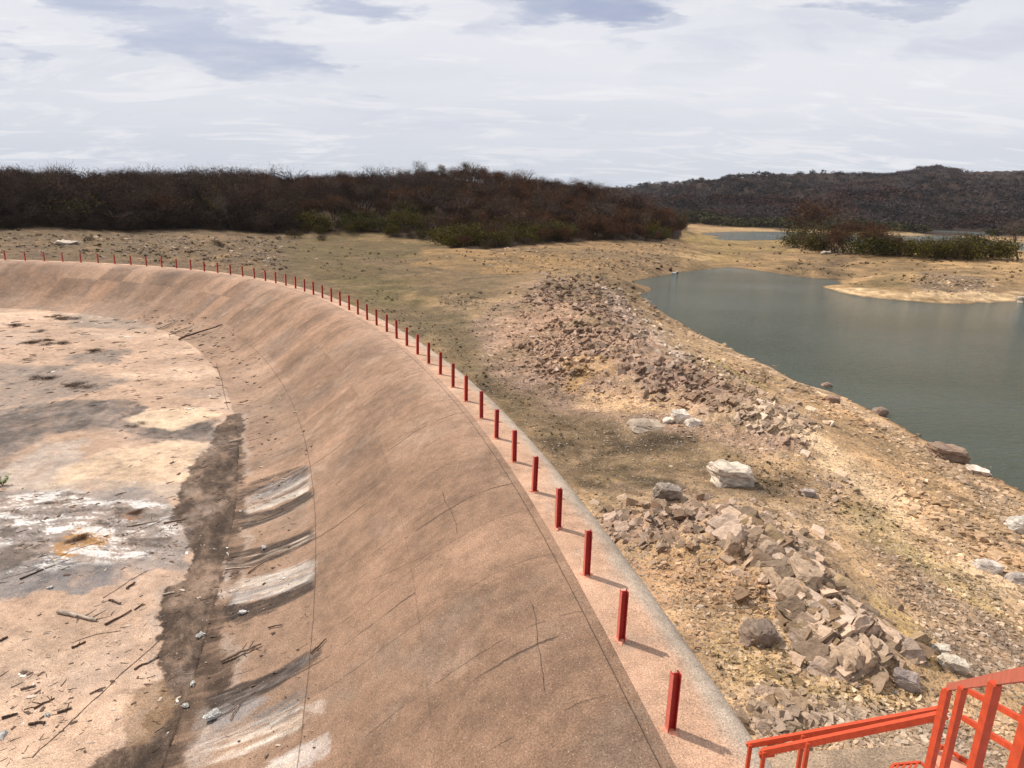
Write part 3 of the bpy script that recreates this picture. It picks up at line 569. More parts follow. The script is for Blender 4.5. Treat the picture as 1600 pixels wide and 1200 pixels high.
def floor_paint(x, y, C, zadd=0.0, strk=None):
    for poly, gz, col, fe, wp, k in FPAINT:
        P = unproj(poly, gz + zadd); pad = 5 * max(fe, wp)
        m = (x > P[:, 0].min() - pad) & (x < P[:, 0].max() + pad) & (y > P[:, 1].min() - pad) & (y < P[:, 1].max() + pad)
        if not m.any(): continue
        xs, ys = x[m], y[m]; sd = poly_sd(xs, ys, P) + wp * 1.3 * fbm(xs, ys, 4.5 * wp, 7, 71, 0.68)
        if fe == .14 and k == .97:        # pale dried rim round the wet channel
            rim = (np.exp(-((sd + 0.10) / 0.10) ** 2) * 0.5 * np.clip(.6 + fbm(xs, ys, .7, 4, 77), 0, 1))[:, None]; C[m] = C[m] * (1 - rim) + np.array((0.40, 0.33, 0.285)) * rim; fe = .06
        w = (sstep(sd, -fe * .6, fe * .6) * np.clip(k + 0.03, 0, 1) * np.clip(0.92 + 0.45 * fbm(xs * 1.6 + ys * .5, ys * .8, .9, 6, 73, 0.7), 0, 1))[:, None]
        if strk is not None: w = w * np.clip(0.95 + 0.9 * strk[m], 0.15, 1)[:, None]
        C[m] = C[m] * (1 - w) + np.array(col) * w
    return C
MOT = unproj([(-300,775),(60,768),(220,775),(285,800),(290,850),(240,880),(130,880),(60,900),(-300,930)], FZ)
def build_floor():
    nr, na = 1050, 860
    r = np.exp(np.linspace(math.log(3.0), math.log(110), nr)); a = np.radians(np.linspace(-72, 16, na)); R_, A_ = np.meshgrid(r, a, indexing='ij')
    X = R_ * np.sin(A_); Y = R_ * np.cos(A_); s = crest_dist(X, Y)
    C = np.empty(X.shape + (3,)); C[...] = (0.425, 0.285, 0.20)
    g = fbm(X, Y, 9, 4, 80); C *= (1 + 0.12 * np.clip(g, -1, 1))[..., None]
    g = fbm(X * 0.8, Y * 2.0, 5, 5, 84, .6); w = (sstep(g, 0.05, 0.6) * 0.55)[..., None]; C[...] = C * (1 - w) + np.array((0.33, 0.25, 0.20)) * w
    g = fbm(X + 50, Y * 1.8, 7, 5, 85); w = (sstep(g, 0.25, 0.8) * 0.5)[..., None]; C[...] = C * (1 - w) + np.array((0.70, 0.50, 0.36)) * w
    sh = X.shape; C = floor_paint(X.ravel(), Y.ravel(), C.reshape(-1, 3)).reshape(sh + (3,))
    # white efflorescence and black silt mottling
    sd = poly_sd(X, Y, MOT) + 0.4 * fbm(X, Y, 2, 4, 86); mk = sstep(sd, -0.1, 0.5)
    wx = 0.5 * fbm(X, Y, 1.5, 4, 187); wy = 0.35 * fbm(X, Y, 1.2, 4, 188); n = fbm(X * 0.6 + wx, Y * 1.5 + wy, 1.1, 7, 87, 0.78)
    w = (mk * sstep(n, 0.12, 0.32) * 0.95)[..., None]; C = C * (1 - w) + np.array((0.66, 0.62, 0.585)) * w
    w = (mk * sstep(-n, 0.08, 0.34) * 0.85)[..., None]; C = C * (1 - w) + np.array((0.11, 0.085, 0.07)) * w
    n = fbm(X, Y, 0.5, 5, 88, .7); C *= (1 + 0.16 * np.clip(n, -1, 1))[..., None]; dkm = sstep(0.22 - C.mean(-1), 0, .1); h_ = fbm(X * 1.2, Y * .7, .8, 7, 188, .75); C *= (1 + dkm * 0.75 * np.clip(h_, -.7, 1.6))[..., None]; w = (dkm * sstep(h_, .35, .9) * .5)[..., None]; C = C * (1 - w) + np.array((0.24, 0.18, 0.14)) * w; g = (sstep(fbm(X, Y, 2.2, 7, 189, .72), .2, .7) * .35)[..., None]; C = C * (1 - g) + np.array((0.37, 0.285, 0.235)) * g; g = (sstep(fbm(X, Y * 2, .5, 5, 190, .7), .55, .9) * .5)[..., None]; C = C * (1 - g) + np.array((0.16, 0.11, 0.08)) * g
    Z = FLOOR_Z + 0.03 * fbm(X, Y, 6, 3, 89) + 0.012 * n * mk - 0.05 * sstep(s, 7.2, 7.9) * (s < 7.9)
    mask = (s > 7.35).ravel()
    V = np.c_[X.ravel(), Y.ravel(), Z.ravel()]; F = grid_faces(nr, na, mask); V, F, C = compact(V, F, C.reshape(-1, 3)); F = F[:, ::-1]
    link('spillway_floor', make_mesh('spillway_floor', V, F, M['floor'], np.clip(C, .01, .9), True), kind='structure', label='stained concrete floor of the spillway basin')
build_floor()

# ------------------------------------------------------------------ the curved dam
PROF = np.array([(-1.50, -5.2), (-1.50, -3.2), (-1.46, -1.8), (-1.40, -1.0), (-1.33, -0.55), (-1.22, -0.28), (-1.05, -0.12), (-0.80, -0.04), (-0.40, -0.005), (0.0, 0.0), (0.18, 0.0)])
PROF2 = np.array([(0.18, 0.0), (0.6, -0.05), (1.1, -0.17), (1.7, -0.42), (2.4, -0.82), (3.2, -1.37), (4.0, -1.95), (4.7, -2.44), (5.4, -2.85), (6.1, -3.17), (6.8, -3.40), (7.4, -3.54), (7.95, -3.62), (8.3, -3.68)])
def smooth_profile(P, step):
    d = np.r_[0, np.cumsum(np.hypot(*np.diff(P, axis=0).T))]; t = np.linspace(0, d[-1], int(d[-1] / step) + 1)
    # Catmull-Rom through the points
    Q = np.vstack([2 * P[0] - P[1], P, 2 * P[-1] - P[-2]]); k = np.clip(np.searchsorted(d, t, side='right') - 1, 0, len(P) - 2); u = ((t - d[k]) / (d[k + 1] - d[k]))[:, None]
    p0, p1, p2, p3 = Q[k], Q[k + 1], Q[k + 2], Q[k + 3]
    return 0.5 * ((2 * p1) + (-p0 + p2) * u + (2 * p0 - 5 * p1 + 4 * p2 - p3) * u ** 2 + (-p0 + 3 * p1 - 3 * p2 + p3) * u ** 3), t
_cs = CL_S
def crest_at(s):
    x = np.interp(s, _cs, CL[:, 0]); y = np.interp(s, _cs, CL[:, 1])
    h = 1.2; dx = np.interp(s + h, _cs, CL[:, 0]) - np.interp(s - h, _cs, CL[:, 0]); dy = np.interp(s + h, _cs, CL[:, 1]) - np.interp(s - h, _cs, CL[:, 1]); l = np.hypot(dx, dy)
    return np.c_[x, y], np.c_[-dy / l, dx / l]        # point, downstream normal (left of travel)
def sweep(prof, ulist, zdrop=0.0):
    P, N = crest_at(ulist); nu, nv = len(ulist), len(prof)
    X = P[:, None, 0] + N[:, None, 0] * prof[None, :, 0]; Y = P[:, None, 1] + N[:, None, 1] * prof[None, :, 0]; Z = np.broadcast_to(prof[None, :, 1], X.shape)
    return X, Y, Z.copy()
S0 = CL_S[6]                                         # arc length at the first post
dam = empty('spillway_dam', (0, 0, 0), 'long curved pinkish concrete spillway dam sweeping away to the left', 'dam')
us = np.r_[np.arange(1.5, 28, 0.032), np.arange(28, 60, 0.1), np.arange(60, CL_S[-1] - 1.3, 0.2)]
# cracks on the spillway face, following its curve
_pr, _pt = smooth_profile(PROF2, 0.05)
def face_pts(uv):
    uv = np.asarray(uv, float); P, N = crest_at(uv[:, 0]); o = np.interp(uv[:, 1], _pt, _pr[:, 0]); z = np.interp(uv[:, 1], _pt, _pr[:, 1])
    return np.c_[P + N * o[:, None], z + 0.017]
def face_hit(px, py):
    """face coordinates (arc, profile) seen at a photo pixel"""
    d = rays([(px, py)])[0]; uu = np.arange(2, 90, 0.15); P, N = crest_at(uu); best = None
    X = P[:, None, 0] + N[:, None, 0] * _pr[None, :, 0]; Y = P[:, None, 1] + N[:, None, 1] * _pr[None, :, 0]; Z = _pr[None, :, 1] - CAM_H + 0 * X
    V = np.stack([X, Y, Z], -1); t = V @ d / (d @ d); e = np.linalg.norm(V - t[..., None] * d, axis=-1) / np.where(t > 0.5, t, 1e-6); i, j = np.unravel_index(np.argmin(e), e.shape)
    return uu[i], _pt[j]
_d1, _d2, _w1, _w2, _g1 = (0.045, 0.03, 0.022), (0.09, 0.06, 0.045), (0.56, 0.48, 0.41), (0.46, 0.36, 0.28), (0.23, 0.20, 0.185)
BANDS = [((476,728),(380,770),(480,738),(380,784),16,(_d1,_d1,_d2,_g1)), ((474,740),(384,786),(482,762),(384,806),26,(_g1,_w1,_w2,_g1,_d2)), ((484,766),(376,812),(490,778),(376,830),22,(_d1,_d1,_d2,_w2)),
 ((488,828),(360,866),(494,840),(360,895),30,(_d1,_d1,_d2,_w2,_d1)), ((484,876),(362,910),(490,905),(362,945),34,(_w1,_g1,_w2,_g1,_w1)), ((490,906),(360,950),(492,920),(360,975),26,(_d1,_d1,_d2)),
 ((506,1006),(340,1085),(508,1018),(330,1130),34,(_d1,_d1,_d2,_g1)), ((500,1050),(340,1130),(510,1090),(360,1170),12,(_g1,_w1,_g1)), ((508,1080),(430,1120),(510,1120),(430,1160),10,(_w1,_w2)), ((508,1150),(420,1195),(510,1190),(430,1240),22,(_w1,_g1,_w2)), ((470,690),(380,720),(474,700),(380,730),6,(_g1,_d2))]
def build_dam():
    pr, t = smooth_profile(PROF2, 0.075); X, Y, Z = sweep(pr, us); U = np.broadcast_to(us[:, None], X.shape); T = np.broadcast_to(t[None], X.shape)
    nu, nv = X.shape
    C = np.empty(X.shape + (3,)); C[...] = (0.245, 0.150, 0.098)
    rng = np.random.default_rng(3)
    # pour lifts with slightly different tints
    bu = np.cumsum(rng.uniform(1.2, 3.4, 120)); vb = (t > 1.9 + 1.2).astype(int) + (t > 1.9 + 3.65)
    tint = rng.uniform(-1, 1, (120, 3)); hue = rng.uniform(-1, 1, (120, 3)); ip = np.searchsorted(bu, U + 0.15 * fbm(X, Y, 1.5, 3, 92)).clip(0, 119); jv = np.broadcast_to(vb[None], X.shape)
    farf = sstep(U, 20, 60)
    C *= (1 + (0.085 + 0.17 * farf) * tint[ip, jv])[..., None]
    C *= 1 + (0.05 * farf * hue[ip, jv])[..., None] * np.array((0.8, 0, -1.0))
    st = fbm(U * 1.0, T * 0.12, 0.9, 5, 93, 0.65); C *= (1 + (0.10 + 0.08 * farf) * np.clip(st, -1, 1))[..., None]; st = fbm(U, T * 0.10, 3.5, 5, 193, .6); C *= (1 + 0.14 * np.clip(st, -1, 1))[..., None]          # run-off streaks down the face
    g = fbm(X, Y, 6, 4, 94); C *= (1 + 0.07 * np.clip(g, -1, 1))[..., None]; g = (sstep(fbm(U, T, 2.2, 6, 194, .65), .15, .8) * .5)[..., None]; C = C * (1 - g) + np.array((0.22, 0.158, 0.118)) * g; g = (sstep(fbm(U + 40, T, 1.6, 6, 195, .65), .3, .9) * .45)[..., None]; C = C * (1 - g) + np.array((0.37, 0.255, 0.18)) * g
    low = sstep(T, 4.6, 7.5)[..., None]; C = C * (1 - 0.35 * low) + np.array((0.37, 0.25, 0.175)) * 0.35 * low
    top = (1 - sstep(T, 0.0, 1.6)) * sstep(U, 18, 30); C = C * (1 - 0.55 * top[..., None]) + np.array((0.44, 0.285, 0.20)) * 0.55 * top[..., None]
    C = floor_paint(X.ravel(), Y.ravel(), C.reshape(-1, 3)).reshape(X.shape + (3,)) if False else C
    m = (T > 5.2).ravel(); Cf = C.reshape(-1, 3); Cf[m] = floor_paint_z(X.ravel()[m], Y.ravel()[m], Z.ravel()[m], Cf[m], fbm(U.ravel()[m] + 0.25 * fbm(U.ravel()[m], T.ravel()[m], 1.2, 3, 301), T.ravel()[m] * 0.14, 0.30, 4, 302, .7)); C = Cf.reshape(C.shape)
    # dried run-off: many fine mud and lime lines fanning down the toe, each following the fall of the slope
    g = np.random.default_rng(91)
    for (a0, a1, b0, b1, nn, pal) in BANDS:
        ua, va = face_hit(*a0); ub, vb = face_hit(*a1); uc, vc = face_hit(*b0); ud, vd = face_hit(*b1)
        for q in range(nn):
            f = g.random(); u0, u1 = ua * (1 - f) + uc * f, ub * (1 - f) + ud * f; t0 = 5.75 + 0.35 * g.random(); t1 = 8.3 - 0.9 * g.random() ** 2; wd = g.uniform(.015, .075); col = np.array(pal[g.integers(0, len(pal))]) * g.uniform(.7, 1.25)
            ii = np.where((us > min(u0, u1) - .6) & (us < max(u0, u1) + .6))[0]
            if not len(ii): continue
            sl_ = slice(ii[0], ii[-1] + 1); tt = (T[sl_] - 5.8) / 2.4; cu = u0 + (u1 - u0) * tt + 0.10 * fbm(T[sl_], T[sl_] * 0 + q * 3.1, .8, 3, 92 + q)
            w_ = np.exp(-((U[sl_] - cu) / (wd * (0.5 + np.clip(1.2 - tt, 0, 1)))) ** 2) * sstep(T[sl_], t0, t0 + .25) * (1 - sstep(T[sl_], t1 - .4, t1 + .1)) * g.uniform(.5, 1); w_ = (w_ * np.clip(.75 + .7 * fbm(U[sl_] * 3, T[sl_], .3, 3, 95), 0, 1))[..., None]
            C[sl_] = C[sl_] * (1 - w_) + col * w_
    Z += 0.012 * fbm(X, Y, 2.5, 4, 95)
    V = np.c_[X.ravel(), Y.ravel(), Z.ravel()]
    me = make_mesh('spillway_face', V, grid_faces(nu, nv)[:, ::-1], M['face'], np.clip(C.reshape(-1, 3), .01, .9), True, np.c_[U.ravel() - S0, T.ravel() + 1.8])
    link('spillway_face', me, dam)
    pr, t = smooth_profile(PROF, 0.09); pr = pr[:]; u2 = np.r_[np.arange(1.5, 60, 0.12), np.arange(60, CL_S[-1] - 1.3, 0.3)]
    X, Y, Z = sweep(pr, u2); T = np.broadcast_to(t[None], X.shape); U = np.broadcast_to(u2[:, None], X.shape)
    off = np.broadcast_to(pr[None, :, 0], X.shape)
    C = np.empty(X.shape + (3,)); C[...] = (0.49, 0.305, 0.205)
    w = (1 - sstep(off + 0.12 * fbm(X, Y, 1.2, 3, 96), -0.95, -0.55))[..., None]; C = C * (1 - w) + np.array((0.43, 0.345, 0.27)) * w
    C *= (1 + 0.10 * np.clip(fbm(X, Y, 1.7, 5, 97), -1, 1))[..., None]
    w = (sstep(fbm(X, Y, 0.5, 5, 98), .35, .8) * 0.3)[..., None]; C = C * (1 - w) + np.array((0.33, 0.27, 0.22)) * w
    Z = Z + 0.01 * fbm(X, Y, 1.5, 4, 99) * (off < 0.1)
    # red paint drips round each post foot
    V = np.c_[X.ravel(), Y.ravel(), Z.ravel()]
    me = make_mesh('crest_cap', V, grid_faces(*X.shape)[:, ::-1], M['floor'], np.clip(C.reshape(-1, 3), .01, .9), True)
    link('crest_cap', me, dam, label='pale pink rounded concrete cap along the top')
def floor_paint_z(x, y, z, C, strk=None):
    """same stains carried up the toe: shift each point to where its sight line meets the floor, then look up"""
    k = (CAM_H - FLOOR_Z) / (CAM_H - z)
    return floor_paint(x * k, y * k, C, 0.0, strk)
build_dam()

def ribbon(name, pts, width, parent, mat, normal_up=True, **kw):
    """a thin irregular crack lying on a surface: pts (n,3)"""
    pts = np.asarray(pts, float); d = np.gradient(pts, axis=0); d /= np.linalg.norm(d, axis=1)[:, None] + 1e-9
    sd = np.c_[-d[:, 1], d[:, 0], np.zeros(len(d))]; w = width * (0.35 + 0.65 * RNG.random(len(pts)))[:, None]
    V = np.vstack([pts + sd * w / 2, pts - sd * w / 2]); n = len(pts); i = np.arange(n - 1)
    return link(name, make_mesh(name, V, np.c_[i + n, i + n + 1, i + 1, i], mat), parent, **kw)
def jitter_line(P, step, amp, seed):
    P = np.asarray(P, float); d = np.r_[0, np.cumsum(np.hypot(*np.diff(P, axis=0).T))]; t = np.arange(0, d[-1], step)
    x = np.interp(t, d, P[:, 0]); y = np.interp(t, d, P[:, 1]); x = x + amp * fbm(t, t * 0 + seed, 0.6, 4, seed); y = y + amp * fbm(t, t * 0 + seed + 9, 0.6, 4, seed + 5); return np.c_[x, y]
# joints and cracks across the basin floor
for k, pl in enumerate(([(50,1185),(130,1110),(200,1045),(245,1005),(290,955)], [(-150,655),(0,650),(100,632),(170,600)], [(0,905),(50,890),(110,860),(200,835),(300,795)], [(160,935),(205,905),(235,890)], [(110,1005),(150,990),(190,985)], [(318,515),(330,545),(345,590),(356,640)])):
    q = jitter_line(unproj(pl, FLOOR_Z), 0.06, 0.035, 100 + k)
    ribbon('floor_crack', np.c_[q, floor_h(q[:, 0], q[:, 1]) + 0.006], 0.035 if k != 1 else 0.05, None, M['stain'], kind='structure', label='dark crack in the basin floor')
for k, pl in enumerate(([(497,1010),(560,965),(650,920),(750,880),(850,845),(900,828)] if False else [(583,905),(620,890),(680,862)], [(828,942),(840,985),(848,1040),(850,1085)], [(690,770),(705,800),(715,832)], [(640,640),(700,625),(740,612)], [(500,450),(470,480),(440,520)])):
    uv = np.array([face_hit(*p) for p in pl]); q = jitter_line(uv, 0.07, 0.05, 200 + k); q[:, 1] = q[:, 1].clip(0.02, _pt[-1])
    ribbon('crack', face_pts(q), 0.013, dam, M['stain'])

# ------------------------------------------------------------------ red steel posts on the crest
def ibeam_mesh(name, h, b=0.105, d=0.115, t=0.016):
    bm = bmesh.new()
    prof = [(-b/2, -d/2), (b/2, -d/2), (b/2, -d/2+t), (t/2, -d/2+t), (t/2, d/2-t), (b/2, d/2-t), (b/2, d/2), (-b/2, d/2), (-b/2, d/2-t), (-t/2, d/2-t), (-t/2, -d/2+t), (-b/2, -d/2+t)]
    lo = [bm.verts.new((x, y, -0.1)) for x, y in prof]; hi = [bm.verts.new((x, y, h)) for x, y in prof]
    n = len(prof)
    for i in range(n): bm.faces.new((lo[i], lo[(i+1) % n], hi[(i+1) % n], hi[i]))
    bm.faces.new(hi); bm.faces.new(lo[::-1])
    bmesh.ops.bevel(bm, geom=[e for e in bm.edges if abs(e.verts[0].co.z - e.verts[1].co.z) > .1], offset=0.002, segments=1)
    me = bpy.data.meshes.new(name); bm.to_mesh(me); bm.free(); me.materials.append(M['red']); me.materials.append(M['lit_flange'])
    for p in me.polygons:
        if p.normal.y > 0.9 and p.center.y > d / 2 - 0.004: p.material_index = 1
    return me
ORD = ['first', 'second', 'third', 'fourth', 'fifth', 'sixth', 'seventh', 'eighth', 'ninth', 'tenth', 'eleventh', 'twelfth', 'thirteenth', 'fourteenth', 'fifteenth', 'sixteenth', 'seventeenth', 'eighteenth', 'nineteenth', 'twentieth']
def ordinal(k):
    if k < 20: return ORD[k]
    tens = {2: 'twenty', 3: 'thirty', 4: 'forty'}[(k + 1) // 10]
    return (tens + '-' + ORD[(k + 1) % 10 - 1]) if (k + 1) % 10 else {30: 'thirtieth', 40: 'fortieth'}[k + 1]
def collar_mesh(): # blob of red paint and mortar round the foot
    bm = bmesh.new(); n = 18; c = bm.verts.new((0, 0, 0.030)); ring = []; rg2 = []
    for i in range(n):
        a = 2 * math.pi * i / n; r = 0.10 + 0.035 * math.sin(a * 3 + 1) + 0.02 * math.sin(a * 5)
        ring.append(bm.verts.new((r * math.cos(a), r * math.sin(a), 0.003))); rg2.append(bm.verts.new((r * .8 * math.cos(a), r * .8 * math.sin(a), 0.024)))
    for i in range(n):
        bm.faces.new((ring[i], ring[(i+1) % n], rg2[(i+1) % n], rg2[i])); bm.faces.new((rg2[i], rg2[(i+1) % n], c))
    me = bpy.data.meshes.new('mortar_foot'); bm.to_mesh(me); bm.free(); me.materials.append(M['footm']); return me
M['dusty'] = mat_plain('dusty rail paint', (0.44, 0.115, 0.07), 0.7, 0.2, 9, 0.3, (0.30, 0.16, 0.10))
M['plate'] = mat_plain('pale scuffed plate paint', (0.60, 0.26, 0.17), 0.6, 0.2, 6, 0.3, (0.5, 0.1, 0.05))
M['lit_flange'] = mat_plain('sunlit post flange colour', (0.56, 0.13, 0.09), 0.55, 0.15, 12, 0.4, (0.60, 0.22, 0.16))  # lighter red puts the sunlight on the post's outer flange into its colour
M['footm'] = mat_plain('paint splashed mortar', (0.62, 0.26, 0.17), 0.9, 0.2, 25, 0.2, (0.58, 0.42, 0.32))
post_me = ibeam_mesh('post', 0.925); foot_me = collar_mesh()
for i, (x, y) in enumerate(POSTS):
    j = min(i + 1, len(POSTS) - 1); k = max(i - 1, 0); d = POSTS[j] - POSTS[k]; a = math.atan2(d[1], d[0])
    lab = 'square-cut red steel post on the dam crest, %s from the stair end' % ordinal(i) if i else 'nearest and largest red steel post on the dam crest'
    if i == len(POSTS) - 1: lab = 'farthest red steel post on the dam crest at the left edge'
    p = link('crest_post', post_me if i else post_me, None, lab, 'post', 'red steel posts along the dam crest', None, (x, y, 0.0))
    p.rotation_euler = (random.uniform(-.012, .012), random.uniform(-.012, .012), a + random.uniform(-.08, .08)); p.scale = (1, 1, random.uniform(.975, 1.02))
    if i < 14: f = link('mortar_foot', foot_me, p); f.rotation_euler = (0, 0, random.uniform(0, 6))

# ------------------------------------------------------------------ merged scatter helper
def rot_mats(n, rng, tilt=0.25, yaw=None, dip=0.0):
    yaw = rng.uniform(0, 2 * np.pi, n) if yaw is None else yaw; rx = rng.normal(dip, tilt, n); ry = rng.normal(0, tilt, n)
    cz, sz, cx, sx, cy, sy = np.cos(yaw), np.sin(yaw), np.cos(rx), np.sin(rx), np.cos(ry), np.sin(ry); o = np.ones(n); z = np.zeros(n)
    Rz = np.stack([cz, -sz, z, sz, cz, z, z, z, o], 1).reshape(-1, 3, 3); Rx = np.stack([o, z, z, z, cx, -sx, z, sx, cx], 1).reshape(-1, 3, 3); Ry = np.stack([cy, z, sy, z, o, z, -sy, z, cy], 1).reshape(-1, 3, 3)
    return Rz @ Rx @ Ry
def merge(tpls, idx, Mt, T, col):
    Vs, Fs, Cs = [], [], []; off = 0
    for k, (V, F, C) in enumerate(tpls):
        s = np.where(idx == k)[0]
        if not len(s): continue
        v = np.einsum('nij,vj->nvi', Mt[s], V) + T[s][:, None]; n, nv = v.shape[:2]
        Vs.append(v.reshape(-1, 3)); Fs.append((F[None] + (np.arange(n) * nv)[:, None, None] + off).reshape(-1, F.shape[1])); off += n * nv
        Cs.append((C[None] * col[s][:, None]).reshape(-1, 3))
    return np.concatenate(Vs), np.concatenate(Fs), np.concatenate(Cs)

# ------------------------------------------------------------------ rocks
def hull_rock(seed, prop, npts=16, cuts=0):
    rng = np.random.default_rng(seed); bm = bmesh.new()
    p = np.array([(x, y, z) for x in (-1, 1) for y in (-1, 1) for z in (-1, 1)], float)          # a jointed block: jittered corners, some knocked off
    sh = rng.uniform(-.35, .35, 2); p[:, 0] += p[:, 2] * sh[0]; p[:, 1] += p[:, 2] * sh[1]
    ex = []
    for c in p:
        if rng.random() < .55: ex += [c * (rng.uniform(.3, .8), 1, 1), c * (1, rng.uniform(.3, .8), 1), c * (1, 1, rng.uniform(.2, .8))]
        else: ex.append(c * rng.uniform(.72, 1.0, 3))
    p = np.array(ex) + rng.normal(0, .06, (len(ex), 3))
    p *= np.array(prop) / 2
    for q in p: bm.verts.new(q)
    r = bmesh.ops.convex_hull(bm, input=bm.verts); bmesh.ops.delete(bm, geom=[v for v in bm.verts if not v.link_faces], context='VERTS')
    if cuts:
        bmesh.ops.subdivide_edges(bm, edges=bm.edges, cuts=cuts, use_grid_fill=True); bmesh.ops.triangulate(bm, faces=bm.faces)
        from mathutils import noise
        for v in bm.verts:
            c = v.co; s = 0.07 * noise.noise(c * 3 + Vector((seed, 0, 0))) + 0.06 * noise.noise(Vector((c.x * 5, c.y * 5, c.z * 14)) + Vector((0, seed, 0)))
            v.co = c * (1 + s * 2)
    bmesh.ops.triangulate(bm, faces=bm.faces); bm.verts.ensure_lookup_table()
    V = np.array([v.co for v in bm.verts]); F = np.array([[v.index for v in f.verts] for f in bm.faces]); bm.free()
    return V, F, np.ones((len(V), 3))
ROCKS = [hull_rock(10 + k, pr, 14) for k, pr in enumerate([(1, .75, .4), (1, .6, .3), (1, .8, .22), (1, .55, .45), (.95, .8, .4), (1, .45, .2), (1, .7, .18), (1, .65, .35)])]
BIGR = [hull_rock(40 + k, pr, 18, 3) for k, pr in enumerate([(1, .7, .42), (1, .5, .3), (1, .75, .32), (1, .6, .45), (.95, .85, .7), (1, .42, .25), (1, .65, .2), (1, .5, .24)])]
def rock_mesh_of(t, col): return make_mesh('rock', t[0], t[1], M['rock'], t[2] * np.array(col), False)
RG, RD, RP, RW, RB = (0.27, 0.212, 0.172), (0.085, 0.058, 0.045), (0.38, 0.29, 0.235), (0.58, 0.49, 0.40), (0.19, 0.118, 0.085)
